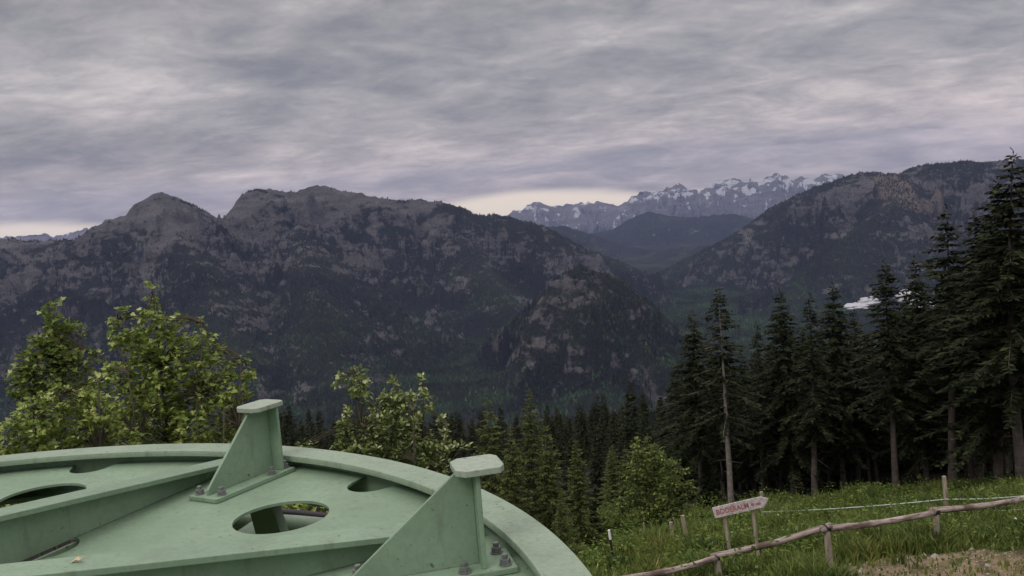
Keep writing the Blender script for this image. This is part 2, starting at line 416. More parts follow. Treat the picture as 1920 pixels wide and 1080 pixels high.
def rock_mask(x, y, z, k, d, slope):
    """0 forest .. 1 bare rock"""
    n1 = fbm(x / 360, y / 360, 5, 40); n2 = .6 * (ridged((x * .42 + z + .12 * y) / 62, (x - .42 * z) / 210, 4, 44) - .9) + .5 * (ridged(x / 120 + .3 * n1, (y + z) / 150, 3, 52) - .9); n3 = fbm(x / 38, (y + z) / 48, 4, 48)
    isn = lambda *a: np.isin(k, [CLS.index(q) for q in a])
    base = np.where(isn('massif', 'spur', 'spur2', 'spur3'), sstep(-460, 330, z) * .72 - .42 + .34 * sstep(-200, -1900, x) * sstep(-250, 100, z), -.9)
    base = np.where(isn('right', 'right_spur'), sstep(-420, 100, z) * .48 - .46, base)
    base = np.where(isn('knoll'), -.44, base)
    base = np.where(isn('snow', 'far_left'), .9, base)
    v = base + .62 * n1 + .62 * n2 + .50 * n3 + .70 * (np.minimum(slope, .95) - .52)
    return sstep(-.12, .30, v), n1, n2, v - .50 * n3

def slope_at(x, y, z, e=15.0):
    zx = terrain(x + e, y)[0]; zy = terrain(x, y + e)[0]
    return np.hypot((zx - z) / e, (zy - z) / e)

fine = np.radians(np.arange(-37, 37.001, .062)); rest = np.radians(np.linspace(37, 323, 150)[1:-1])
AZ = np.concatenate([fine, rest])
RR = np.concatenate([np.geomspace(.4, 10, 22)[:-1], np.geomspace(10, 420, 170)[:-1], np.geomspace(420, 2500, 46)[:-1], np.linspace(2500, 7700, 430)[:-1], np.geomspace(7700, 16000, 110)[:-1], np.linspace(16000, 24000, 150)[:-1], np.geomspace(24000, 29000, 4)])
na, nr = len(AZ), len(RR)
A2, R2 = np.meshgrid(AZ, RR)
X = R2 * np.sin(A2); Y = R2 * np.cos(A2)
Z, K, DD, UU = terrain(X, Y)
gr = np.gradient(Z, axis=0) / np.gradient(R2, axis=0)
ga = np.gradient(Z, axis=1) / (np.gradient(A2, axis=1) * R2)
SL = np.hypot(gr, ga)
RM, N1, N2, RV = rock_mask(X, Y, Z, K, DD, SL)
forest = np.array([.017, .020, .015]); rockc = np.array([.125, .110, .104]); meadow = np.array([.045, .058, .024]); snowc = np.array([.72, .74, .78])
C = forest[None, None] * (1 + .35 * N1[..., None])
ks = np.isin(K, [CLS.index('snow'), CLS.index('far_left')])
sn = fbm(X / 300, (Z + .3 * Y) / 120, 5, 80, .6) * .85 + .5 * (ridged((X * .5 + Z * 1.3) / 240, (X - .5 * Z) / 420, 4, 84) - .8) + sstep(-180, 150, Z) * .6 - .16 - .42 * sstep(300, 40, DD) - .5 * (K == CLS.index('far_left')) - .2 * (SL - .8)
SN = np.where(ks, sn - .03, -2.0)
lowv = np.isin(K, [CLS.index('low_hill'), CLS.index('hill'), CLS.index('valley')])
md = .8 * (sstep(.30, .46, fbm(X / 420, Y / 420, 3, 95) - .25 * np.abs(SL)) * lowv * (R2 > 8200))[..., None]
C = C * (1 - md) + meadow * md
_a = pix(1660, 328, 6880)[:2]; _b = pix(1712, 405, 6250)[:2]; _e = _b - _a; _t = np.clip(((X - _a[0]) * _e[0] + (Y - _a[1]) * _e[1]) / (_e @ _e), 0, 1)
_d = np.hypot(X - _a[0] - _t * _e[0], Y - _a[1] - _t * _e[1])
sc_ = (sstep(1.0, .45, _d / (70 + 90 * _t) + .9 * fbm(X / 90, Y / 200, 3, 130)))[..., None]
C = C * (1 - sc_) + np.array([.15, .118, .098]) * sc_
_w = .55 * fbm(X / 230, Y / 230, 4, 140)
gl = np.maximum(sstep(.86, .97, 1 - np.abs(pnoise(UU / 210 + _w, DD / 1300 + .3 * _w, 141)) * 1.6), .8 * sstep(.88, .98, 1 - np.abs(pnoise(UU / 95 - _w, DD / 520 + .5 * _w, 143)) * 1.6))
gl = gl * sstep(-.25, .25, fbm(X / 520, Y / 520, 3, 145) + .15) * sstep(60, 260, DD)
RV = RV + np.where(ks, 0, .62 * gl) - 2.5 * sc_[..., 0] * ~ks
C = np.clip(C, .008, .85)

def dirt_mask(x, y):
    e = np.hypot((x - 7.9) / 2.6, (y - 15.3) / 1.85) + .50 * fbm(x * .9, y * .9, 5, 33, .6)
    return 1 - sstep(.78, 1.06, e)

gm = (K == 0)
gcol = np.array([.045, .058, .02]) * (1 + .35 * fbm(X * .6, Y * .6, 4, 36))[..., None]
dm = dirt_mask(X, Y)[..., None]
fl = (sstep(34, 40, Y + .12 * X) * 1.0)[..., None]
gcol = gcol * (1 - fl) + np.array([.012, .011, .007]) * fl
gcol = gcol * (1 - dm) + np.array([.175, .135, .088]) * (1 + .55 * fbm(X * 3, Y * 3, 4, 38))[..., None] * dm
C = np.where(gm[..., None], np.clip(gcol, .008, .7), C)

def mat_terrain(name, scale, dist, mul=.45, cscale=None):
    m, t, p = new_mat(name)
    at = t.node('ShaderNodeAttribute', attribute_name='Col')
    co = t.node('ShaderNodeTexCoord').outputs['Object']
    n = t.noise(co, scale, 6, .68); n2 = t.noise(co, cscale or scale * 3, 5, .7)
    f = t.maprange(n2, .25, .75, 1 - mul, 1 + mul, False)
    sc = t.node('ShaderNodeVectorMath', operation='SCALE'); t.l.new(at.outputs['Color'], sc.inputs[0]); t.l.new(f, sc.inputs['Scale'])
    t.l.new(sc.outputs[0], p.inputs['Base Color'])
    p.inputs['Roughness'].default_value = .95; p.inputs['Specular IOR Level'].default_value = .1
    b = t.node('ShaderNodeBump'); b.inputs['Strength'].default_value = .8; b.inputs['Distance'].default_value = dist
    t.l.new(n, b.inputs['Height']); t.l.new(b.outputs[0], p.inputs['Normal'])
    return m

M_GROUND = mat_terrain('meadow_soil', 4.0, .06, .5, 9)
def mat_slope(name, unit, bump_m, pale=1.0, soft=.10):
    """forest, bare rock and snow on a mountain side; the borders between them are broken up by noise in space"""
    m, t, p = new_mat(name)
    colr = t.node('ShaderNodeAttribute', attribute_name='Col').outputs['Color']
    rv = t.node('ShaderNodeAttribute', attribute_name='rock').outputs['Fac']; sv = t.node('ShaderNodeAttribute', attribute_name='snow').outputs['Fac']
    co = t.node('ShaderNodeTexCoord').outputs['Object']
    mpn = t.node('ShaderNodeMapping'); t.l.new(co, mpn.inputs[0]); mpn.inputs['Rotation'].default_value = (0, math.radians(-24), 0); mpn.inputs['Scale'].default_value = (.35, .5, 1.5)
    a = t.noise(co, 1 / (unit * 1.6), 6, .62, .4); b = t.noise(mpn.outputs[0], 1 / (unit * 2.2), 5, .6, .6); f = t.noise(co, 1 / (unit * .35), 4, .7)
    n = t.math('ADD', t.math('MULTIPLY', t.math('SUBTRACT', a, .5), 2.7), t.math('MULTIPLY', t.math('SUBTRACT', b, .5), 2.5))
    mask = t.maprange(t.math('ADD', rv, n), -.22, .36)
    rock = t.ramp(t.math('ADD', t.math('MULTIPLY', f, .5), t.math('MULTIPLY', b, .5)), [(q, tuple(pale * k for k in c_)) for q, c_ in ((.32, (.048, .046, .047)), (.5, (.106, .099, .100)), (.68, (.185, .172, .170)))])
    fo_ = t.node('ShaderNodeVectorMath', operation='SCALE'); t.l.new(colr, fo_.inputs[0]); t.l.new(t.maprange(f, .25, .75, .5, 1.5, False), fo_.inputs['Scale'])
    c = t.mix(mask, fo_.outputs[0], rock)
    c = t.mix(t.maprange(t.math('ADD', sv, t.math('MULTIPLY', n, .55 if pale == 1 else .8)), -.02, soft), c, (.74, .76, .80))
    t.put(p.inputs['Base Color'], c)
    p.inputs['Roughness'].default_value = .95; p.inputs['Specular IOR Level'].default_value = .1
    bp = t.node('ShaderNodeBump'); bp.inputs['Strength'].default_value = .9; bp.inputs['Distance'].default_value = bump_m
    t.l.new(t.math('ADD', a, t.math('MULTIPLY', f, .35)), bp.inputs['Height']); t.l.new(bp.outputs[0], p.inputs['Normal'])
    return m
M_MTN = mat_slope('mountain_side', 34, 70)
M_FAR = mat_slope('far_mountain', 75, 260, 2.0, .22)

def split_terrain():
    idx = np.arange(na * nr).reshape(nr, na)
    a = idx[:-1, :]; b = np.roll(idx, -1, 1)[:-1, :]; c = np.roll(idx, -1, 1)[1:, :]; d = idx[1:, :]
    F = np.stack([a, d, c, b], -1).reshape(-1, 4)
    kk = K[:-1, :].reshape(-1)
    V = np.stack([X, Y, Z], -1).reshape(-1, 3); CC = C.reshape(-1, 3)
    groups = [('ground', ['ground'], M_GROUND), ('valley', ['valley'], M_MTN), ('mountain_massif', ['massif', 'spur', 'spur2', 'spur3'], M_MTN), ('rocky_hill', ['knoll'], M_MTN),
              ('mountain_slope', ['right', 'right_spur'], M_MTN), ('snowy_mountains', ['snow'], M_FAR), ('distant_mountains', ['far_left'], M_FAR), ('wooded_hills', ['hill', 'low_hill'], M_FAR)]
    for nm, cl, mt in groups:
        sel = np.isin(kk, [CLS.index(q) for q in cl])
        f = F[sel]
        u, inv = np.unique(f, return_inverse=True)
        me = mesh_np(nm, V[u], inv.reshape(-1, 4), mt, smooth=True)
        ca = me.color_attributes.new('Col', 'FLOAT_COLOR', 'POINT')
        ca.data.foreach_set('color', np.c_[CC[u], np.ones(len(u))].astype(np.float32).ravel())
        for an, G in (('rock', RV), ('snow', SN)):
            at = me.attributes.new(an, 'FLOAT', 'POINT'); at.data.foreach_set('value', G.reshape(-1)[u].astype(np.float32))
        o = link(nm, me, kind='structure')
split_terrain()

def gz(x, y):
    return float(near_h(np.array([x], float), np.array([y], float))[0])

# forest that covers the far slopes: nobody could count it
def cone_forest(name, n, r0, r1, hmin, hmax, mat, mask=True, azr=36, power=2.0):
    az = np.radians(RNG.uniform(-azr, azr, n)); r = (RNG.uniform(r0 ** power, r1 ** power, n)) ** (1 / power)
    x = r * np.sin(az); y = r * np.cos(az)
    fi = np.interp(az, fine, np.arange(len(fine))); fj = np.interp(r, RR, np.arange(nr))
    i0 = fi.astype(int).clip(0, len(fine) - 2); j0 = fj.astype(int).clip(0, nr - 2); u = fi - i0; v = fj - j0
    lerp = lambda G: (G[j0, i0] * (1 - u) + G[j0, i0 + 1] * u) * (1 - v) + (G[j0 + 1, i0] * (1 - u) + G[j0 + 1, i0 + 1] * u) * v
    z = lerp(Z); k = K[j0, i0]
    keep = (RNG.uniform(size=n) > lerp(RM) * 1.15) & (k != 0) if mask else (k == 0)
    x, y, z = x[keep], y[keep], z[keep]; n = len(x)
    h = RNG.uniform(hmin, hmax, n) * np.where(RNG.uniform(size=n) < .1, 1.25, 1); w = h * RNG.uniform(.26, .42, n)
    ph = RNG.uniform(0, 6.28, n); S = 5
    V = np.zeros((n, S + 1, 3))
    for i in range(S):
        q = ph + i * 2 * np.pi / S
        V[:, i, 0] = x + w * np.cos(q) * RNG.uniform(.7, 1.2, n); V[:, i, 1] = y + w * np.sin(q) * RNG.uniform(.7, 1.2, n); V[:, i, 2] = z + h * .02
    V[:, S, 0] = x; V[:, S, 1] = y; V[:, S, 2] = z + h
    b = np.arange(n) * (S + 1)
    F = np.concatenate([np.stack([b + i, b + (i + 1) % S, b + S], -1) for i in range(S)])
    return link(name, mesh_np(name, V.reshape(-1, 3), F, mat), kind='stuff')
def mat_forest(name, stops):
    m = mat_leaf(name, stops, 0, .9, .1); t = NT(m.node_tree); p = t.n['Principled BSDF']; src = p.inputs['Base Color'].links[0].from_socket
    co = t.node('ShaderNodeTexCoord').outputs['Object']; a = t.noise(co, 1 / 260, 5, .6, .5)
    sc = t.node('ShaderNodeVectorMath', operation='SCALE'); t.l.new(src, sc.inputs[0]); t.l.new(t.maprange(a, .38, .64, .55, 1.7), sc.inputs['Scale'])
    sp = t.node('ShaderNodeSeparateXYZ'); t.l.new(co, sp.inputs[0])   # more beech and maple among the spruces lower down
    low = t.math('MULTIPLY', t.maprange(sp.outputs[2], -260, -560), t.maprange(a, .35, .6, .3, 1))
    t.l.new(t.mix(low, sc.outputs[0], t.mix(1.0, sc.outputs[0], (1.1, 1.65, 1.15), 'MULTIPLY')), p.inputs['Base Color'])
    return m
M_CONE = mat_forest('far_forest', [(0, (.011, .014, .010)), (.6, (.019, .023, .015)), (.93, (.030, .034, .02)), (1, (.05, .055, .028))])
fo = cone_forest('forest', 170000, 2500, 7600, 8, 16, M_CONE)
tag(fo, 'dark conifer forest covering the mountain sides across the valley', 'forest')
fo2 = cone_forest('wooded_slope', 9000, 430, 1300, 9, 14, M_CONE, mask=False)
tag(fo2, 'dark conifer wood falling away below the hillside', 'forest')

# low white mist lying in the valley
def mist():
    VV, FF, b0 = [], [], 0
    for (x, y, wpx, hpx, D) in ((1606, 575, 22, 6, 4560), (1630, 567, 19, 9, 4600), (1704, 560, 24, 12, 4640), (1728, 572, 22, 8, 4580)):
        c = pix(x, y, D); nu, nv = 40, 22
        u = np.linspace(0, 2 * np.pi, nu, endpoint=False); v = np.linspace(-np.pi / 2, np.pi / 2, nv)
        Uv, Vv = np.meshgrid(u, v); n = 1 + .28 * fbm(np.cos(Uv) * 1.4 + x, np.sin(Uv) * 1.4 + 2 * np.sin(Vv), 4, 15, .5)
        a = wpx * D / FPX; h = hpx * D / FPX
        VV.append(np.stack([c[0] + a * n * np.cos(Vv) * np.cos(Uv), c[1] + a * 1.1 * n * np.cos(Vv) * np.sin(Uv), c[2] + h * n * np.sin(Vv) * np.where(Vv < 0, .6, 1)], -1).reshape(-1, 3))
        for q in range(nv - 1):
            for r in range(nu): FF.append((b0 + q * nu + r, b0 + q * nu + (r + 1) % nu, b0 + (q + 1) * nu + (r + 1) % nu, b0 + (q + 1) * nu + r))
        b0 += nu * nv
    m, t, p = new_mat('white_mist'); p.inputs['Base Color'].default_value = (.44, .44, .47, 1); p.inputs['Roughness'].default_value = 1
    o = link('mist', mesh_np('mist', np.concatenate(VV), np.array(FF), m, True), kind='stuff')
    tag(o, 'white bank of low mist lying in the valley behind the spruces', 'mist')
mist()

# ------------------------------------------------------------------ the green wheel
WC = np.array([-1.8371753, 1.54513467, -0.82284837]); WR = 2.0

def ring2d(r, n=160, ph=0):
    return [(r * math.cos(ph + i * math.tau / n), r * math.sin(ph + i * math.tau / n)) for i in range(n)]

def sheet(name, outlines, z0, z1, mat, bevel=0.0):
    """flat plate with holes, filled between outlines"""
    cu = bpy.data.curves.new(name, 'CURVE'); cu.dimensions = '2D'; cu.fill_mode = 'BOTH'
    cu.extrude = (z1 - z0) / 2 - bevel; cu.bevel_depth = bevel; cu.bevel_resolution = 1; cu.offset = -bevel if bevel else 0
    for pts in outlines:
        sp = cu.splines.new('POLY'); sp.points.add(len(pts) - 1)
        for q, (x, y) in zip(sp.points, pts): q.co = (x, y, 0, 1)
        sp.use_cyclic_u = True
    o = bpy.data.objects.new(name + '_outline', cu); COL.objects.link(o)
    dg = bpy.context.evaluated_depsgraph_get(); dg.update()
    me = bpy.data.meshes.new_from_object(o.evaluated_get(dg))
    bpy.data.objects.remove(o); bpy.data.curves.remove(cu)
    me.transform(Matrix.Translation((0, 0, (z0 + z1) / 2))); me.name = name
    me.materials.clear(); me.materials.append(mat)
    return me

def circ(cx, cy, r, n=48):
    return [(cx + r * math.cos(i * math.tau / n), cy + r * math.sin(i * math.tau / n)) for i in range(n)]

wheel = thing('rope_wheel', 'big round green painted steel wheel with spokes and bolted brackets', 'wheel', WC)
RI = WR * .9458
# rim: broad top flange, web below it, lower flange
link('rim', sheet('rim', [ring2d(WR, 220), ring2d(RI, 220)], -.022, 0, M_RIM, .002), wheel)
link('rim_web', sheet('rim_web', [ring2d(WR - .030, 200), ring2d(WR - .048, 200)], -.155, -.0222, M_PAINT), wheel)
link('lower_flange', sheet('lower_flange', [ring2d(WR, 200), ring2d(RI, 200)], -.175, -.1552, M_PAINT, .002), wheel)
# disc plate: round openings between the spokes, small bites at its outer edge
PZ = -.055
holes = []; edge_pts = []
for i in range(9):
    a = math.radians(45.8 + 40 * i); holes.append(circ(1.545 * math.cos(a), 1.545 * math.sin(a), .145, 64))
    a = math.radians(67.5 + 40 * i); holes.append(circ(1.07 * math.cos(a), 1.07 * math.sin(a), .095, 40))
for k in range(720):
    a = k * math.tau / 720; da = min(abs((a - math.radians(46.2 + 40 * q) + math.pi) % math.tau - math.pi) for q in range(9)); r = WR - .0495
    u = .078 ** 2 - (1.895 * math.sin(da)) ** 2
    if u > 0: r = min(r, 1.895 * math.cos(da) - math.sqrt(u))
    edge_pts.append((r * math.cos(a), r * math.sin(a)))
link('disc_plate', sheet('disc_plate', [edge_pts, ring2d(.62, 90)] + holes, PZ - .009, PZ, M_PAINT), wheel)
# radial spokes that rise towards the hub
def spoke_mesh(ang):
    mb = MB(); xf = Matrix.Rotation(ang, 4, 'Z'); r0, r1 = .36, WR - .055
    zt = lambda r: -.0225 + .135 * max(0, 1.86 - r)
    def wedge(ra, rb, y0, y1, za0, zb0, za1, zb1):
        vs = [Vector(v) for v in ((ra, y0, za0), (rb, y0, zb0), (rb, y1, zb0), (ra, y1, za0), (ra, y0, za1), (rb, y0, zb1), (rb, y1, zb1), (ra, y1, za1))]
        mb.add([xf @ v for v in vs], [(3, 2, 1, 0), (4, 5, 6, 7), (0, 1, 5, 4), (1, 2, 6, 5), (2, 3, 7, 6), (3, 0, 4, 7)])
    wedge(r0, 1.88, -.052, .052, zt(r0) - .016, zt(1.88) - .016, zt(r0), zt(1.88))
    wedge(r0, 1.88, -.006, .006, PZ + .001, PZ + .001, zt(r0) - .0165, zt(1.88) - .0165)
    wedge(.62, r1, -.006, .006, -.15, -.15, PZ - .0135, PZ - .0135)
    return mb.mesh('spoke', M_PAINT, bevel=.002)
for i in range(9): link('spoke', spoke_mesh(math.radians(66.5 + 40 * (i - 1))), wheel)
hub = MB()
for r0, z0, z1 in ((.70, -.16, -.068), (.345, -.068, .235), (.16, .235, .30)):
    hub.prism(ring2d(r0, 64), z0, z1)
link('hub', hub.mesh('hub', M_PAINT, bevel=.004), wheel)

def nut_mesh():
    mb = MB()
    mb.prism(ring2d(.0165, 20), 0, .0035)
    mb.prism(ring2d(.0138, 6), .0037, .0165)
    mb.prism(ring2d(.0078, 14), .0167, .0275)
    return mb.mesh('bolt', M_ZINC, bevel=.0012)
NUT = nut_mesh()

def bracket(post, ang, L, H, base, bolts, top, webtop=.105):
    """gusset plate with a post flange, base plate, top plate and bolts; local x runs outward along the gusset"""
    T = Matrix.Translation((post[0], post[1], PZ)) @ Matrix.Rotation(ang, 4, 'Z')
    mb = MB()
    t = .0055
    BX = Matrix.Rotation(math.pi / 2, 4, 'X')
    # gusset: polygon in xz
    poly = [(-L, .0165), (-.0065, .0165), (-.0065, H - .0145), (-webtop, H - .0145), (-L - .012, .032), (-L - .012, .0165)]
    poly = [(-L - .012, .0165), (-.0065, .0165), (-.0065, H - .0145), (-webtop, H - .0145), (-L - .012, .034)]
    n = len(poly)
    vs = [Vector((x, -t, z)) for x, z in poly] + [Vector((x, t, z)) for x, z in poly]
    mb.add(vs, [tuple(range(n)), tuple(range(n, 2 * n))[::-1]] + [(i, n + i, n + (i + 1) % n, (i + 1) % n) for i in range(n)])
    br = link('bracket', mb.mesh('bracket', M_PAINT, bevel=.0012), wheel); br.matrix_local = T
    pf = MB(); pf.box((-.006, -.048, .0165), (.006, .048, H - .0145)); link('post_flange', pf.mesh('post_flange', M_PAINT, bevel=.0015), br)
    bp = MB(); bp.box((base[0], base[1], .0015), (base[2], base[3], .016)); link('base_plate', bp.mesh('base_plate', M_PAINT, bevel=.002), br)
    x0, y0, x1, y1 = top; c = .022
    tp = MB(); tp.prism([(x0 + c, y0), (x1 - c * .6, y0), (x1, y0 + c), (x1, y1 - c), (x1 - c * .6, y1), (x0 + c, y1), (x0, y1 - c), (x0, y0 + c)], H - .014, H + .002)
    link('top_plate', tp.mesh('top_plate', M_PALE, bevel=.002), br)
    for bx, by in bolts:
        o = link('bolt', NUT, br); o.location = (bx, by, .0162); o.rotation_euler = (0, 0, random.uniform(0, 1))
    return br
bracket((.926, 1.600), math.radians(60.5), .292, .262, (-.327, -.066, .040, .066), [(-.300, .042), (-.285, -.045), (-.055, -.046), (.022, -.034), (.024, .040)], (-.110, -.056, .036, .056), .09)
bracket((1.708, .590), math.radians(13.0), .305, .266, (-.35, -.066, .078, .066), [(-.275, -.044), (-.30, .045), (-.050, -.046), (.052, -.040), (.048, .044)], (-.052, -.064, .068, .062), .046)

# what carries the wheel, seen through its openings
frame = thing('support_frame', 'green steel mast and cross pipe under the round wheel', 'frame', (WC[0], WC[1], gz(WC[0], WC[1])))
FB = np.array(frame.location); hz = WC[2] - FB[2]
mb = MB(); mb.tube([(0, 0, -.3), (0, 0, hz - .17)], [.42, .34], 28); link('mast', mb.mesh('mast', M_PAINT, True), frame)
mb = MB(); mb.tube([pix(430, 976, 3.75) - FB, pix(560, 984, 3.70) - FB, pix(690, 996, 3.62) - FB], .038, 16); link('cross_pipe', mb.mesh('cross_pipe', M_PAINT, True), frame)
mb = MB(); mb.tube([(.1, .2, hz - .5), pix(500, 985, 3.72) - FB], .05, 12); link('cross_pipe', mb.mesh('cross_pipe', M_PAINT, True), frame)
a_ = pix(492, 938, 3.35) - FB; b_ = pix(515, 1012, 3.35) - FB
mb = MB(); mb.tube([a_, b_], [.060, .066], 4); link('strut', mb.mesh('strut', M_PAINT, bevel=.004), frame)
cab = MB(); cab.tube([pix(430, 955, 4.05), pix(520, 958, 4.0), pix(600, 966, 3.95), pix(690, 978, 3.9)], .014, 10)
tag(link('cable', cab.mesh('cable', M_RUBBER, True)), 'dark cable running under the wheel above the green cross pipe', 'cable')

lf = MB()
q = [(0, 0, 0), (.012, .006, .004), (.02, .002, .003), (.026, .011, .006), (.016, .014, .003), (.010, .022, .006), (.003, .012, .002)]
lf.add(q, [tuple(range(7))]); lf.add([(x, y, z + .0015) for x, y, z in q], [tuple(range(7))])
ol = link('dry_leaf', lf.mesh('dry_leaf', mat_simple('dry_leaf', (.55, .42, .24)))); ol.location = (WC[0] + .795, WC[1] + .40, WC[2] - .0215 + .135 * (1.86 - .89))
tag(ol, 'small dry tan leaf lying on the nearer wheel spoke', 'leaf')

# ------------------------------------------------------------------ trees
def spruce_parts(seed, H=10.0, cb=.3, W=1.5, dens=1.0, spray=(.30, .095), droop=.5, mat=None, bark=None, gaps=.1, lowdead=True, step=.30, bare=None):
    rs = np.random.default_rng(seed); rnd = random.Random(seed)
    mb = MB(); bend = rs.normal(0, .06, 2)
    ax = lambda z: np.array([bend[0] * math.sin(z / H * 3) , bend[1] * math.sin(z / H * 2.4), z])
    zs = np.linspace(-.5, H, 14)
    mb.tube([ax(z) for z in zs], [max(.006, .0125 * (H - z) * (1.25 if z < .3 else 1)) for z in zs], 9, jit=.06)
    if lowdead:
        for i in range(int(26 * cb)):
            z = rs.uniform(.08, max(.12, cb + .1)) * H; a = rs.uniform(0, 6.28); l = rs.uniform(.25, .95)
            p = ax(z); mb.tube([p, p + np.array([math.cos(a) * l, math.sin(a) * l, rs.uniform(-.35, .05) * l])], [.012, .004], 4, cap=False)
    V = []; 
    z = cb * H
    while z < H * .985:
        t = (z - cb * H) / (H * (1 - cb))
        env = W * (1 - t) ** .82 * (.62 + .38 * min(1, t / .18 + .25))
        nb = int(rs.integers(4, 7)) if t < .9 else 4
        a0 = rs.uniform(0, 6.28)
        for b in range(nb):
            if rs.uniform() < gaps: continue
            a = a0 + b * 2 * math.pi / nb + rs.normal(0, .22)
            Lb = env * rs.uniform(.62, 1.12) + .05
            if bare is not None and math.cos(a - bare) > .78 and t < .93 and rs.uniform() < .9: continue
            up = .35 * (t - .35) + rs.normal(0, .06)
            ns = max(3, int(Lb / .085 * dens))
            root = ax(z + rs.normal(0, .05)); h = np.array([math.cos(a), math.sin(a), 0.]); side = np.array([-h[1], h[0], 0.])
            if Lb > .5: mb.tube([root, root + h * Lb * .5 + np.array([0, 0, Lb * (up * .5 - droop * .16)]), root + h * Lb * .92 + np.array([0, 0, Lb * (up - droop * .40)])], [.014, .009, .004], 3, cap=False)
            for s_ in range(ns):
                s = (s_ + rs.uniform(.2, 1)) / ns
                c = root + h * Lb * s + np.array([0, 0, Lb * (up * s - droop * s * s * (1 - .35 * s) * .75)])
                for sg in (-1, 1):
                    if rs.uniform() < .12: continue
                    l = spray[0] * (1.15 - .55 * s) * rs.uniform(.6, 1.35) * (.45 + .55 * min(1, Lb / .8)); w = spray[1] * rs.uniform(.7, 1.3)
                    d = h * rs.uniform(.45, .95) + side * sg * rs.uniform(.35, 1.0) + np.array([0, 0, rs.uniform(-.85, .12) * (.5 + droop)])
                    d /= np.linalg.norm(d)
                    wv = np.cross(d, np.array([rs.normal(0, .5), rs.normal(0, .5), 1.])); wv /= np.linalg.norm(wv) + 1e-9
                    V.append((c, c + d * l * .5 + wv * w * .5, c + d * l, c + d * l * .5 - wv * w * .5))
        z += step * rs.uniform(.7, 1.25) * (1 - .45 * t)
    for i in range(10):
        c = ax(H * (1 - .02 * i / 2)); a = rs.uniform(0, 6.28); d = np.array([math.cos(a) * .5, math.sin(a) * .5, .8])
        V.append((c, c + d * .08 + np.array([.03, 0, 0]), c + d * .17, c + d * .08 - np.array([.03, 0, 0])))
    V = np.array(V).reshape(-1, 3)
    crown = mesh_np('crown', V, np.arange(len(V)).reshape(-1, 4), mat or M_NEEDLE)
    return mb.mesh('trunk', bark or M_BARK, True), crown

PROTO = {}
def proto(key, *a, **k):
    PROTO[key] = spruce_parts(*a, **k)
proto('full0', 11, cb=.20, W=2.1, droop=.55, dens=2.3, spray=(.27, .085))
proto('full1', 12, cb=.16, W=2.3, droop=.65, dens=2.3, gaps=.14, spray=(.27, .085))
proto('full2', 13, cb=.30, W=1.95, droop=.45, dens=2.3, spray=(.27, .085))
proto('tall0', 14, cb=.36, W=1.9, droop=.5, dens=2.2, spray=(.27, .085))
proto('tall1', 15, cb=.42, W=1.75, droop=.5, dens=2.2, gaps=.17, spray=(.27, .085))
proto('thin0', 16, cb=.32, W=1.3, droop=.7, dens=2.1, gaps=.18, spray=(.26, .08))
proto('pale0', 17, cb=.34, W=1.75, droop=.5, dens=2.0, gaps=.12, bark=M_BARKPALE, bare=0.0, spray=(.27, .08))
proto('low0', 23, cb=.03, W=2.2, droop=.5, dens=1.1, gaps=.08, spray=(.45, .17), lowdead=False, step=.36)
proto('olive0', 18, cb=.04, W=2.3, droop=.2, dens=1.3, spray=(.42, .11), mat=M_OLIVE, gaps=.16, lowdead=False, step=.34)
proto('olive1', 19, cb=.05, W=2.0, droop=.05, dens=1.3, spray=(.40, .10), mat=M_OLIVE, gaps=.22, lowdead=False, step=.32)
proto('young0', 20, cb=.03, W=2.5, droop=.3, dens=1.2, spray=(.5, .16), gaps=.1, lowdead=False, step=.42)
proto('dist0', 21, cb=.05, W=1.9, droop=.5, dens=.75, spray=(.5, .2), gaps=.1, lowdead=False, step=.42)
proto('dist1', 22, cb=.08, W=1.6, droop=.6, dens=.75, spray=(.5, .2), gaps=.15, lowdead=False, step=.42)

def spruce(key, top, base, D, label, group=None, wid=1.0, cat='tree', name='spruce_tree'):
    """tree whose tip and foot stand on two sight lines at distance D"""
    B = pix(base[0], base[1], D); B[2] = gz(B[0], B[1])
    T = pix(top[0], top[1], D)
    v = Vector(T - B); H = v.length
    r = thing(name, label, cat, B, group)
    r.rotation_mode = 'QUATERNION'
    r.rotation_quaternion = Vector((0, 0, 1)).rotation_difference(v.normalized()) @ Quaternion((0, 0, 1), math.atan2(-B[1], -B[0]) if key == 'pale0' else random.uniform(0, 6.28))
    s = H / 10.0; r.scale = (s * wid, s * wid, s)
    tk, cw = PROTO[key]
    link('trunk', tk, r); link('crown', cw, r)
    return r

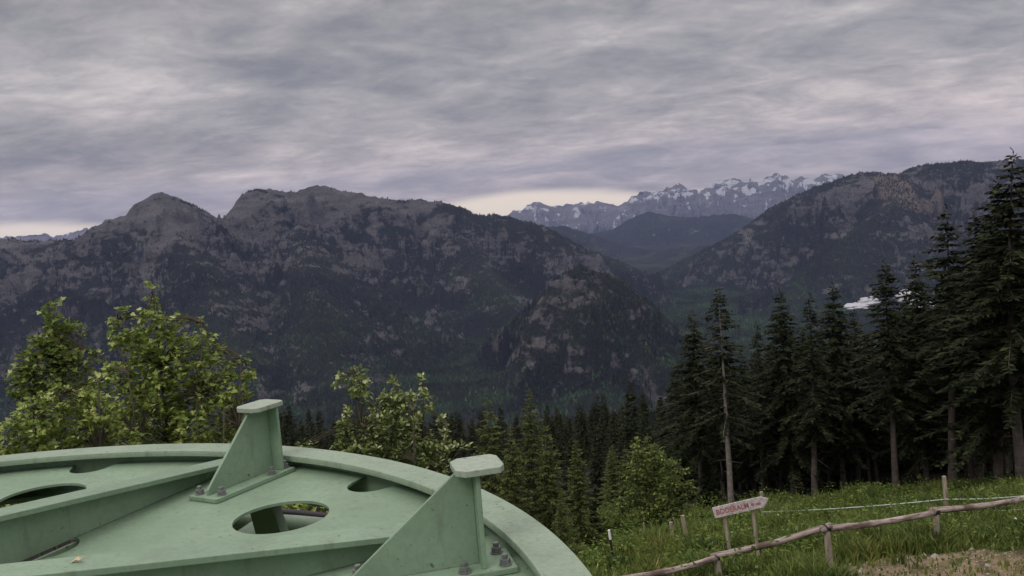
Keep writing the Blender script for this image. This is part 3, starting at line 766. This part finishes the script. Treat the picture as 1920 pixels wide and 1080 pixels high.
G1 = 'tall spruces at the edge of the stand'
edge_trees = [
    ('full2', (1303, 584), (1320, 966), 38, 1.0, 'leftmost tall spruce of the stand, beside the one with a pale bare trunk'),
    ('pale0', (1345, 535), (1372, 960), 36, .95, 'spruce with a pale thin trunk showing through a sparse crown, above the sign'),
    ('thin0', (1419, 603), (1434, 956), 40, .8, 'short thin spruce just right of the pale trunked one'),
    ('full1', (1463, 545), (1490, 956), 39, .95, 'broad spruce with lumpy crown behind the arrow sign tip'),
    ('thin0', (1517, 553), (1528, 956), 37, 1.05, 'slender spruce, left of a close pair of pointed tops'),
    ('full0', (1563, 532), (1584, 952), 40, .9, 'pointed spruce standing left of the white valley mist'),
    ('thin0', (1600, 578), (1612, 950), 41, .8, 'small dark spruce tip poking up in front of the mist'),
    ('tall0', (1659, 488), (1681, 942), 37, .98, 'tall spruce with tiered crown right of the mist, long grey trunk'),
    ('full1', (1714, 483), (1738, 942), 39, .85, 'spruce with gaps in its crown that show white mist'),
    ('tall1', (1776, 388), (1786, 934), 36, 1.0, 'very tall spruce with drooping branches behind the upright fence stake'),
    ('full0', (1824, 398), (1838, 932), 38, .85, 'spruce with a narrow top right of the very tall drooping one'),
    ('full1', (1868, 338), (1872, 930), 35, .95, 'big dense spruce one from the right edge of the stand'),
    ('full2', (1912, 282), (1918, 928), 33, 1.05, 'tallest and nearest spruce, cut by the right edge of the photo'),
]
for key, tp, bs, D, wd, lb in edge_trees: spruce(key, tp, bs, D, lb, G1, wd * 1.28)
# trees deeper in the stand
G2 = 'spruces deeper inside the dark stand'
rs = random.Random(5)
deep = []
for i in range(190):
    u = rs.uniform(1272, 2010); D = rs.uniform(41, 66)
    ytop = np.interp(u, [1290, 1400, 1500, 1600, 1700, 1800, 1900, 2000], [640, 640, 600, 600, 540, 470, 400, 340]) + rs.uniform(0, 75) + (D - 40) * .9
    deep.append((rs.choice(['full0', 'full2', 'tall0', 'tall1', 'full0', 'full1', 'low0', 'low0'] if D > 46 else ['full0', 'full2', 'tall0', 'tall1', 'full1']), (u, ytop), (u + rs.uniform(14, 30), 940), D))
for key, tp, bs, D in deep:
    spruce(key, tp, bs, D, 'dark spruce standing among others in the shaded depth of the stand', G2, rs.uniform(.85, 1.15))
# slope below, between the wheel and the stand
G3 = 'spruces on the slope below'
for i in range(150):
    u = rs.uniform(430, 1340); D = rs.uniform(75, 240)
    ytop = np.interp(u, [440, 520, 640, 840, 950, 1050, 1150, 1250, 1340], [752, 757, 772, 770, 765, 752, 742, 735, 700]) + rs.uniform(-6, 38) + max(0, 165 - D) * .10
    spruce(rs.choice(['dist0', 'dist1', 'full0']), (u, ytop), (u + 9, ytop + 200), D, 'small dark spruce on the wooded slope falling away below', G3, rs.uniform(.9, 1.3))
for u, yt, D, k, lb in [(1182, 713, 62, 'dist0', 'pointed dark spruce rising above the slope, left of the stand'), (1238, 742, 58, 'dist1', 'dark spruce at the left foot of the tall stand'),
                     (1150, 768, 55, 'dist1', 'dark spruce below the pointed one left of the stand'), (1262, 690, 48, 'full0', 'shadowy spruce tucked against the leftmost tall one'), (1218, 800, 50, 'dist0', 'dark spruce right behind the bright leafy bush'), (1120, 800, 46, 'dist0', 'dark spruce behind the olive young conifers'), (1270, 760, 46, 'full1', 'low dark spruce between bright bush and tall stand'), (1165, 800, 44, 'dist1', 'dark spruce in shade left of the bright bush')]:
    spruce(k, (u, yt), (u + 10, yt + 200), D, lb, None, 1.15)
# olive green young conifers in front
G4 = 'olive young conifers behind the wheel'
for key, tp, bs, D, wd, lb in [
    ('olive0', (913, 740), (930, 1040), 27, 1.0, 'olive conifer with a bushy blunt top, leftmost of the light ones'),
    ('olive1', (992, 728), (1010, 1040), 28, 1.0, 'olive conifer with a bare twiggy leader and pale stem'),
    ('olive0', (1022, 792), (1036, 1040), 26, 1.0, 'olive conifer below the bare twiggy leader'),
    ('olive1', (1078, 824), (1094, 1060), 25, 1.1, 'smaller olive conifer with spreading branches, right of the others'),
    ('olive0', (955, 800), (968, 1060), 25, .9, 'olive conifer just behind the right hand bracket plate'),
    ('olive1', (1050, 925), (1062, 1090), 22, 1.25, 'low olive conifer at the wheel rim, spreading over the grass edge'),
    ('young0', (1112, 930), (1120, 1080), 25.5, 1.0, 'low dark green young conifer beside the white topped stake')]:
    spruce(key, tp, bs, D, lb, G4, wd, name='young_conifer')

G5 = 'young conifers filling the hillside'
for i in range(26):
    u = rs.uniform(880, 1330); D = rs.uniform(31, 48)
    g = pix(u, 960, D); g[2] = gz(g[0], g[1]); gx = 960 + FPX * (g @ CR) / (g @ CF); gy = 540 - FPX * (g @ CU) / (g @ CF)
    spruce(rs.choice(['olive0', 'olive1', 'low0', 'low0', 'low0']), (gx - 6, gy - rs.uniform(70, 150)), (gx, gy), D, 'young conifer in the shade between the light conifers and the tall stand', G5, rs.uniform(1.3, 1.8), name='young_conifer')
# ---- leafy trees
MAPLE = [(0, 0), (.10, .16), (.42, .05), (.34, .26), (.52, .50), (.24, .48), (.20, .70), (0, 1.0), (-.20, .70), (-.24, .48), (-.52, .50), (-.34, .26), (-.42, .05), (-.10, .16)]
OVAL = [(0, 0), (.20, .18), (.29, .45), (.18, .80), (0, 1.0), (-.18, .80), (-.29, .45), (-.20, .18)]

def leafy(name, label, base, forks, blobs, D, shape, size, mat, seed, per=1.0, depth=1.0, group=None, cat='tree', trunk_r=.06, nleaf=(4, 8), upr=.35, lean_out=.6):
    """broad-leaved tree: stems run from the foot to each fork, twigs to leaf rosettes that fill the clumps"""
    rs = np.random.default_rng(seed)
    B = np.array(pix(base[0], base[1], D)); B[2] = gz(B[0], B[1])
    root = thing(name, label, cat, B, group)
    wood = MB(); stems = []
    for fx, fy, fd in forks:
        T = pix(fx, fy, D + fd) - B
        s0 = np.array([0, 0, -.2]); mid = np.array([T[0] * .45 + rs.normal(0, .06), T[1] * .45 + rs.normal(0, .06), T[2] * .45])
        pts = [(1 - t) ** 2 * s0 + 2 * t * (1 - t) * mid + t * t * T for t in np.linspace(0, 1, 10)]
        wood.tube(pts, [max(.004, trunk_r * (1 - .92 * t)) for t in np.linspace(0, 1, 10)], 7, jit=.05); stems.append(np.array(pts))
    allp = np.concatenate([s[3:] for s in stems])
    L = []
    shp = np.array(shape); nv = len(shp)
    for (bx, by, br) in blobs:
        rm = br * D / FPX
        n = max(3, int(per * 4.2 * (rm / .085) ** 2))
        dd = rs.normal(0, .35) * depth * rm
        c0 = pix(bx, by, D) - B + np.array([0, dd, 0])
        for i in range(n):
            v = rs.normal(0, 1, 3); v /= np.linalg.norm(v); v *= rm * rs.uniform(.25, 1.0) ** .5
            v[1] *= 1.2 * depth
            e = c0 + v
            dist = np.linalg.norm(allp - e, axis=1) + .8 * np.maximum(0, allp[:, 2] - e[2])
            src = allp[dist.argmin()]
            if rs.uniform() < .55:
                m_ = (src + e) / 2 + np.array([0, 0, .04]) + rs.normal(0, .02, 3)
                wood.tube([src, m_, e], [.006, .004, .002], 3, cap=False)
            out = (e - src); out /= np.linalg.norm(out) + 1e-6
            for j in range(int(rs.integers(*nleaf))):
                a = rs.uniform(0, 6.28)
                d = np.array([math.cos(a), math.sin(a), 0]) * rs.uniform(.5, 1.1) + out * lean_out + np.array([0, 0, rs.normal(upr - .25, .35)])
                d /= np.linalg.norm(d)
                nrm = np.array([rs.normal(0, .45), rs.normal(-.1, .45), 1.0]); w = np.cross(d, nrm); w /= np.linalg.norm(w) + 1e-9
                nn = np.cross(w, d); s = size * rs.uniform(.55, 1.25); o = e + d * size * .35 + rs.normal(0, size * .25, 3)
                fold = rs.uniform(.1, .45); curl = rs.uniform(-.35, .1)
                P = o + s * (np.outer(shp[:, 0], w) + np.outer(shp[:, 1], d) + np.outer(np.abs(shp[:, 0]) * fold + curl * shp[:, 1] ** 2, nn))
                L.append(P)
    V = np.array(L).reshape(-1, 3)
    link('branches', wood.mesh('branches', M_TWIG, True), root)
    n = len(L)
    # two halves folded along the midrib
    half = nv // 2
    tip = half
    b = np.arange(n)[:, None] * nv
    f1 = b + np.arange(0, tip + 1)[None]; f2 = b + np.array(list(range(tip, nv)) + [0])[None]
    link('foliage', mesh_np('foliage', V, [f1, f2], mat), root)
    return root

GL = 'young maples left of the wheel'
leafy('maple_tree', 'young maple with shaded leaf colours and a single tall shoot, farthest left', (105, 900), [(97, 560, 0), (60, 690, .2), (160, 660, -.1)],
      [(97, 566, 9), (92, 585, 14), (112, 610, 18), (105, 638, 24), (78, 650, 22), (140, 622, 14), (60, 676, 20), (120, 668, 30), (160, 672, 18), (180, 668, 9), (85, 700, 30), (45, 700, 18), (130, 710, 28), (35, 730, 18), (80, 740, 30), (150, 745, 26)],
      11.0, MAPLE, .062, M_MAPLE_SHADE, 31, 2.4, group=GL)
leafy('maple_tree', 'tall bushy young maple with pale leaf tips, right behind the far bracket', (310, 1000), [(286, 545, 0), (222, 600, .2), (378, 605, -.1), (452, 672, -.2), (330, 640, .4), (240, 700, -.4), (420, 760, -.5)],
      [(286, 542, 8), (288, 562, 10), (284, 588, 15), (300, 606, 17), (228, 590, 11), (214, 612, 13), (226, 634, 15), (262, 622, 18), (330, 605, 15), (322, 632, 22), (285, 645, 28), (250, 660, 28), (378, 612, 9), (385, 634, 14), (408, 650, 12), (352, 655, 24), (398, 672, 20),
       (320, 690, 34), (270, 705, 36), (372, 702, 30), (425, 695, 22), (452, 672, 10), (462, 706, 13), (225, 700, 24), (215, 650, 9), (300, 742, 42), (360, 745, 40), (415, 738, 34), (450, 745, 18), (245, 755, 36), (300, 795, 44), (372, 800, 42), (430, 790, 34), (245, 810, 36), (330, 850, 40), (420, 845, 34), (260, 870, 36), (480, 815, 14)],
      9.6, MAPLE, .054, M_MAPLE, 32, 2.8, group=GL)
leafy('maple_tree', 'low spreading young maple along the rim, bottom left', (120, 1000), [(60, 765, 0), (115, 740, 0), (185, 715, -.2), (30, 800, .2), (170, 780, .3)],
      [(58, 760, 14), (48, 782, 22), (115, 738, 14), (100, 762, 26), (150, 760, 24), (186, 716, 14), (178, 742, 22), (200, 770, 28), (25, 805, 20), (75, 805, 32), (130, 805, 34), (185, 810, 34), (45, 840, 28), (110, 845, 34), (175, 850, 34), (235, 835, 30), (10, 835, 18), (60, 900, 45), (140, 900, 45), (20, 940, 40), (100, 950, 45)],
      8.9, MAPLE, .052, M_MAPLE, 33, 2.7, group=GL)
leafy('whitebeam_tree', 'small leafy tree with round pale backed leaves behind the wheel rim', (745, 1010), [(662, 700, 0), (742, 718, .1), (793, 716, 0), (838, 795, -.1), (655, 800, .2), (720, 770, .2), (775, 770, -.3)],
      [(636, 712, 8), (650, 706, 10), (668, 704, 12), (684, 715, 12), (668, 724, 12), (690, 738, 10), (668, 742, 10), (684, 756, 8), (740, 714, 8), (744, 730, 8), (748, 744, 9), (792, 715, 6), (795, 730, 7), (800, 748, 8), (772, 742, 12), (768, 760, 14), (725, 752, 15), (742, 770, 20), (702, 768, 13), (656, 770, 9), (652, 788, 11), (720, 792, 28), (770, 790, 24), (804, 772, 12),
       (690, 800, 20), (648, 805, 14), (636, 830, 14), (665, 832, 20), (705, 835, 32), (755, 835, 34), (800, 830, 20), (830, 795, 9), (838, 812, 11), (842, 835, 13), (825, 855, 18), (870, 838, 7), (790, 870, 26), (840, 880, 18), (740, 875, 30), (650, 855, 18), (582, 832, 6), (566, 838, 6), (548, 850, 10)],
      10.2, OVAL, .058, M_BEAM, 34, 3.1, group=None, nleaf=(5, 9))
leafy('leafy_bush', 'low bush of star shaped leaves below the wheel, seen through its opening', (560, 1010), [(540, 940, 0), (600, 935, 0), (500, 960, 0)],
      [(530, 940, 26), (575, 938, 26), (610, 945, 22), (490, 965, 30), (540, 975, 30), (460, 985, 30)], 8.2, MAPLE, .09, M_MAPLE, 35, .9, cat='bush')
leafy('beech_bush', 'bright green bushy young beech in front of the dark stand', (1228, 1030), [(1195, 832, 0), (1228, 842, .2), (1278, 880, -.2), (1175, 920, 0), (1250, 900, .4), (1290, 915, 0)],
      [(1196, 832, 9), (1192, 848, 13), (1205, 866, 18), (1228, 848, 12), (1236, 868, 18), (1262, 872, 12), (1280, 884, 9), (1183, 884, 14), (1215, 895, 24), (1252, 900, 24), (1288, 912, 12), (1276, 925, 18), (1178, 912, 12), (1200, 925, 24), (1240, 935, 28), (1300, 918, 6), (1172, 945, 16), (1210, 960, 26), (1255, 965, 24), (1280, 955, 14), (1165, 975, 18), (1225, 990, 26)],
      29.0, OVAL, .12, M_BUSH, 36, .62, cat='bush', nleaf=(5, 9), trunk_r=.06)
leafy('leafy_bush', 'small pale shrub among the meadow herbs left of the fence stakes', (1330, 990), [(1310, 985, 0), (1345, 990, 0)],
      [(1310, 985, 12), (1335, 990, 14), (1360, 995, 12), (1322, 1000, 14)], 30.0, OVAL, .15, M_HERB, 37, .6, cat='bush', trunk_r=.02)
leafy('leafy_bush', 'small green sapling in front of the trunks near the tape', (1622, 965), [(1622, 925, 0)],
      [(1622, 925, 9), (1616, 938, 11), (1630, 945, 11)], 34.0, OVAL, .17, M_BUSH, 38, .6, cat='bush', trunk_r=.02)
leafy('leafy_bush', 'dark low shrub at the foot of the leftmost tall spruce', (1300, 1010), [(1110, 1000, 0), (1150, 985, 0), (1190, 1000, 0)],
      [(1100, 1000, 18), (1130, 985, 18), (1160, 990, 20), (1190, 1000, 16)], 28.0, OVAL, .16, M_HERB, 39, .6, cat='bush', trunk_r=.02)

# ------------------------------------------------------------------ fences
def ground_pt(x, y, D0):
    """where the sight line meets the meadow, searched around D0"""
    lo, hi = D0 * .6, D0 * 1.6
    for _ in range(40):
        m = (lo + hi) / 2; p = pix(x, y, m)
        if p[2] > gz(p[0], p[1]): lo = m
        else: hi = m
    return pix(x, y, (lo + hi) / 2)

def post_mesh(name, h, r, mat, n=9, rough=.07, v=Vector((0, 0, 1))):
    mb = MB(); mb.tube([v * (-.3), v * (h * .3), v * (h * .7), v * h], [r * 1.05, r, r * .97, r * .92], n, jit=rough)
    return mb.mesh(name, mat, False, bevel=.004)

rail = thing('rail_fence', 'low wooden fence of long round rails laid on short round posts', 'fence', ground_pt(1557, 1071, 19))
RB = np.array(rail.location)
pp = [(1150, 1087, None, 15.6), (1345, 1044, (1350, 1120), 17.2), (1550, 990, (1557, 1071), 18.6), (1754, 959, (1757, 1031), 20.6), (1935, 934, None, 22.0), (2130, 905, None, 24)]
tops = []
for (x, y, b, D) in pp:
    if b and b[1] < 1100:
        g = ground_pt(b[0], b[1], D); D = math.hypot(g[0], g[1])
    T = pix(x, y, D); tops.append(T)
for i, (x, y, b, D) in enumerate(pp):
    T = tops[i]
    if i in (0, 5): continue
    if b: F = pix(b[0], b[1], math.hypot(T[0], T[1]))
    else: F = T.copy()
    g = gz(F[0], F[1]); v = Vector(T - np.array([F[0], F[1], g])); h = v.length - .05
    o = link('post', post_mesh('post', h, .066, M_WOOD2, v=v.normalized()), rail); o.location = Vector((F[0], F[1], g)) - Vector(RB)
    mb = MB(); _d = Vector(tops[i + 1] - tops[i - 1]).normalized(); mb.tube([_d * -.055, _d * .055], .078, 12, jit=.03)
    o2 = link('strap', mb.mesh('strap', M_BLACK, False, bevel=.003), rail); o2.location = Vector(T) - Vector(RB)
for i in range(len(tops) - 1):
    a, b = Vector(tops[i]) - Vector(RB), Vector(tops[i + 1]) - Vector(RB); L = (b - a).length; d = (b - a) / L
    npt = 16; mb = MB(); pts = []; wy = random.uniform(-.03, .03)
    for k in range(npt):
        t = k / (npt - 1); x = -.12 + (L + .22) * t
        pts.append((x, wy * math.sin(3 * t), -.045 * math.sin(math.pi * t) + random.uniform(-.006, .006) + (.03 if i % 2 else -.01)))
    ref = MB(); ref.tube(pts, [.066 - .010 * k / npt + random.uniform(-.003, .003) for k in range(npt)], 12, jit=.03)
    o = link('rail', ref.mesh('rail', M_RAIL, True), rail)
    ez = d.cross(Vector((0, 0, 1)).cross(d)).normalized(); ey = ez.cross(d)
    M = Matrix((d, ey, ez)).transposed().to_4x4(); M.translation = a; o.matrix_local = M

# arrow sign on two posts
def sign():
    D = 19.6
    L0 = pix(1335, 952, D); Lb = pix(1341, 972, D); T1 = pix(1446, 935, D); Rt = pix(1426, 931, D); Rb = pix(1428, 950, D)
    ex = Vector(Rt - L0).normalized(); up = Vector(L0 - Lb); up = (up - ex * up.dot(ex)); hgt = up.length; up.normalize(); nrm = ex.cross(up)
    if nrm.y > 0: nrm = -nrm
    hgt = .245
    length = Vector(Rt - L0).length; tip = Vector(T1 - Rt).length
    f1 = ground_pt(1372, 1066, D); 
    root = thing('signpost', 'weathered pale wooden arrow sign with red lettering on two posts', 'sign', (L0[0], L0[1], gz(L0[0], L0[1])))
    base = Vector(root.location); o0 = Vector(L0) - base
    M = Matrix((ex, up, ex.cross(up))).transposed().to_4x4(); M.translation = o0
    face = ex.cross(up); s = 1 if face.y < 0 else -1
    mb = MB(); poly = [(0, -hgt), (length, -hgt), (length + tip * .62, -hgt * .42), (length + tip * .6, -hgt * .30), (length, 0), (0, 0)]
    mb.prism(poly, -.014, .014)
    bd = link('board', mb.mesh('board', M_SIGN, bevel=.003), root); bd.matrix_local = M
    def text(body, size, x, y, nm):
        cu = bpy.data.curves.new(nm, 'FONT'); cu.body = body; cu.size = size; cu.extrude = .0015; cu.offset = .0035
        cu.align_x = 'LEFT'; cu.align_y = 'CENTER'
        o = bpy.data.objects.new(nm, cu); COL.objects.link(o)
        dg = bpy.context.evaluated_depsgraph_get(); dg.update()
        me = bpy.data.meshes.new_from_object(o.evaluated_get(dg)); bpy.data.objects.remove(o)
        xs = [v.co.x for v in me.vertices]; w = max(xs) - min(xs)
        me.materials.clear(); me.materials.append(M_RED)
        t = link('lettering', me, bd); t.location = (x, y, .0162)
        return t, w
    t, w = text('BODERALM', .165, .055, -hgt * .52, 'lettering'); t.scale = (length * .665 / w, 1.0, 1)
    t, w = text('45 min', .085, length * .765, -hgt * .56, 'lettering'); t.scale = (length * .20 / w, 1, 1)
    for (tx, ty, bx, by) in ((1357, 962, 1372, 1068), (1411, 952, 1421, 1028)):
        T = Vector(pix(tx, ty, D + .09)); F = pix(bx, by, D + .09); F[2] = gz(F[0], F[1])
        v = T - Vector(F)
        p = link('post', post_mesh('post', v.length, .042, M_WOOD2, v=v.normalized()), root); p.location = Vector(F) - base
sign()

# electric tape fence on stakes behind
GS = 'stakes of the tape fence'
def stake(name, top, base, D0, r, mat, label, cap=None, cat='post'):
    g = ground_pt(base[0], base[1], D0); D = math.hypot(g[0], g[1]); T = pix(top[0], top[1], D); g[2] = gz(g[0], g[1])
    v = Vector(T - g); o = thing(name, label, cat, g, GS)
    h = v.length; v.normalize()
    link('stake', post_mesh('stake', h, r, mat, v=v), o)
    if cap:
        mb = MB(); mb.tube([v * (h - .22), v * (h + .02)], r * 1.1, 9); link('cap', mb.mesh('cap', cap, False, bevel=.004), o)
    return T, g, D
s1 = stake('fence_stake', (1142, 995), (1151, 1058), 26, .028, M_BLACK, 'black fence stake with a white top beside the wheel rim', M_WHITE)
s2 = stake('fence_stake', (1207, 979), (1208, 1028), 28, .020, M_WOOD2, 'very thin pale grey stake between the white topped stake and the bright bush foot')
s3 = stake('fence_stake', (1258, 979), (1262, 1022), 28, .055, M_WOOD2, 'short grey wooden stake, left of a leaning pair right of the bright bush')
s4 = stake('fence_stake', (1279, 967), (1290, 1018), 28, .062, M_WOOD2, 'thicker grey wooden stake leaning left, close beside a shorter one')
s5 = stake('fence_stake', (1427, 922), (1431, 985), 25, .058, M_WOOD2, 'grey wooden stake rising right behind the arrow sign')
s6 = stake('fence_stake', (1770, 893), (1776, 962), 24, .062, M_WOOD2, 'tall pale wooden stake above the rail in front of the dark trunks')
s7 = stake('fence_stake', (1262, 970), (1270, 1000), 31, .02, M_WOOD2, 'slanting thin broken stake between the two grey wooden ones')

def tape(pts, label, r=.016):
    q = []
    P = [Vector(p) for p in pts]
    for a, b in zip(P[:-1], P[1:]):
        L = (b - a).length
        for k in range(9):
            t = k / 9; v = a.lerp(b, t); v.z -= .010 * L * 4 * t * (1 - t); q.append(v)
    q.append(P[-1])
    mb = MB(); mb.tube(q, r, 5)
    tag(link('fence_tape', mb.mesh('fence_tape', M_TAPE, True)), label, 'fence tape')
tape([pix(1150, 1047, s1[2] - .06), pix(1262, 1014, s3[2] - .06), pix(1288, 1007, s4[2] - .08)], 'pale tape running from the white topped stake up to the grey wooden stakes')
tape([pix(1288, 1007, s4[2] - .08), pix(1430, 978 + 10, s5[2] - .08)], 'thin pale tape between the grey wooden stakes and the stake behind the sign', .010)
tape([pix(1429, 960, s5[2] - .08), pix(1774, 936, s6[2] - .08), pix(1990, 922, 22.5)], 'long pale green tape along the foot of the dark stand, upper strand')
tape([pix(1776, 958, s6[2] - .08), pix(1990, 948, 22.5)], 'short lower strand of pale tape at the right edge below the rail', .011)

ym = thing('marker_stake', 'small yellow plastic stake tip beside the wheel rim at the bottom', 'stake', ground_pt(1118, 1079, 22))
mb = MB(); mb.tube([(0, 0, -.2), (.01, 0, .12), (.05, 0, .26)], [.03, .028, .012], 8); link('tip', mb.mesh('tip', M_YELLOW, True), ym)

# ------------------------------------------------------------------ meadow
def meadow():
    N = 230000
    az = np.radians(RNG.uniform(1.0, 33, N)); r = np.sqrt(RNG.uniform(15.5 ** 2, 37 ** 2, N))
    x = r * np.sin(az); y = r * np.cos(az)
    cl = fbm(x * .9, y * .9, 3, 101); tall = fbm(x * .35, y * .35, 2, 105)
    keep = RNG.uniform(size=N) < np.clip(.75 + .9 * cl, .15, 1) * (1 - dirt_mask(x, y)) ** 2
    keep |= (RNG.uniform(size=N) < .11)
    x, y, cl, tall = x[keep], y[keep], cl[keep], tall[keep]; n = len(x)
    z = near_h(x, y)
    h = np.clip(.27 + .36 * tall + .22 * cl, .07, .8) * RNG.uniform(.45, 1.2, n) * (1 - .8 * dirt_mask(x, y)); a = RNG.uniform(0, 6.28, n); w = RNG.uniform(.010, .024, n)
    lean = RNG.uniform(.05, .75, n) * h; la = RNG.uniform(0, 6.28, n)
    P = np.stack([x, y, z], -1); W_ = np.stack([np.cos(a), np.sin(a), 0 * a], -1) * w[:, None]; Lv = np.stack([np.cos(la), np.sin(la), 0 * la], -1) * lean[:, None]; U = np.array([0, 0, 1.])
    V = np.stack([P - W_, P + W_, P + W_ * .8 + Lv * .3 + U * (h * .6)[:, None], P - W_ * .8 + Lv * .3 + U * (h * .6)[:, None], P + Lv + U * h[:, None]], 1).reshape(-1, 3)
    b = np.arange(n)[:, None] * 5
    o = link('grass', mesh_np('grass', V, [b + np.array([[0, 1, 2, 3]]), b + np.array([[3, 2, 4]])], M_GRASS), kind='stuff')
    tag(o, 'lush green meadow grass growing along the fence', 'grass')
    # broad leaved herbs between the grass
    N = 24000
    az = np.radians(RNG.uniform(1.5, 33, N)); r = np.sqrt(RNG.uniform(16 ** 2, 38 ** 2, N)); x = r * np.sin(az); y = r * np.cos(az)
    cl = fbm(x * .7, y * .7, 3, 121); keep = (RNG.uniform(size=N) < np.clip(.35 + 1.3 * cl, .03, 1)) & (dirt_mask(x, y) < .3); x, y, cl = x[keep], y[keep], cl[keep]; n = len(x)
    z = near_h(x, y) + np.clip(RNG.uniform(.05, .55, n) + .35 * cl, .04, 1)
    shp = np.array(OVAL); d = RNG.normal(0, 1, (n, 3)); d[:, 2] = np.abs(d[:, 2]) * .5; d /= np.linalg.norm(d, axis=1)[:, None]
    w = np.cross(d, np.array([.1, -.2, 1.])); w /= np.linalg.norm(w, axis=1)[:, None]; s = RNG.uniform(.05, .12, n)[:, None, None]
    V = np.stack([x, y, z], -1)[:, None, :] + s * (shp[None, :, 0, None] * w[:, None] + shp[None, :, 1, None] * d[:, None])
    o = link('herbs', mesh_np('herbs', V.reshape(-1, 3), np.arange(n * len(shp)).reshape(-1, len(shp)), M_HERB), kind='stuff')
    tag(o, 'leafy green herbs and weeds mixed into the meadow grass', 'herbs')
    # pale flower heads
    N = 45
    az = np.radians(RNG.uniform(6, 33, N)); r = np.sqrt(RNG.uniform(18 ** 2, 36 ** 2, N)); x = r * np.sin(az); y = r * np.cos(az); k = dirt_mask(x, y) < .1; x, y = x[k], y[k]; n = len(x)
    z = near_h(x, y) + RNG.uniform(.3, .65, n); s = RNG.uniform(.012, .032, n); A = np.linspace(0, 2 * np.pi, 7)[:-1]
    V = np.stack([x, y, z], -1)[:, None] + s[:, None, None] * np.stack([np.cos(A), np.sin(A), .5 * np.sin(A * 2)], -1)[None]
    o = link('flowers', mesh_np('flowers', V.reshape(-1, 3), np.arange(n * 6).reshape(-1, 6), mat_leaf('flower_heads', [(0, (.5, .5, .42)), (.6, (.5, .48, .16)), (1, (.7, .7, .66))], .3)), kind='stuff')
    tag(o, 'tiny pale flower heads scattered in the meadow', 'flowers')
    # stones on the bare path
    N = 1500; x = RNG.uniform(4.5, 11, N); y = RNG.uniform(13.5, 18.5, N); k = dirt_mask(x, y) > .45; x, y = x[k], y[k]; n = len(x); z = near_h(x, y)
    s = RNG.uniform(.008, .03, n) * np.where(RNG.uniform(size=n) < .06, 3, 1)
    oc = np.array([(1, 0, 0), (0, 1, 0), (-1, 0, 0), (0, -1, 0), (.1, .1, .6), (0, 0, -.3)])
    V = np.stack([x, y, z], -1)[:, None] + s[:, None, None] * oc[None] * RNG.uniform(.6, 1.3, (n, 6, 1)); b = np.arange(n)[:, None, None] * 6
    F = (b + np.array([(0, 1, 4), (1, 2, 4), (2, 3, 4), (3, 0, 4), (1, 0, 5), (2, 1, 5), (3, 2, 5), (0, 3, 5)])[None]).reshape(-1, 3)
    o = link('pebbles', mesh_np('pebbles', V.reshape(-1, 3), F, mat_simple('pebble', (.29, .26, .21), .9)), kind='stuff')
    tag(o, 'small pale stones scattered on the bare earth path', 'stones')
meadow()

# ------------------------------------------------------------------ haze
mb = MB(); mb.box((-29500, -29500, -1000), (29500, 29500, 1400))
hm = bpy.data.materials.new('haze'); hm.use_nodes = True
H = NT(hm.node_tree); H.n.remove(H.n['Principled BSDF'])
pv = H.node('ShaderNodeVolumePrincipled')
pv.inputs['Color'].default_value = (.47, .575, 1.0, 1); pv.inputs['Density'].default_value = 2.4e-5; pv.inputs['Anisotropy'].default_value = .2
H.l.new(pv.outputs[0], H.n['Material Output'].inputs['Volume'])
tag(link('haze', mb.mesh('haze', hm), kind='stuff'), 'thin bluish haze filling the valley and veiling the far mountains', 'haze')
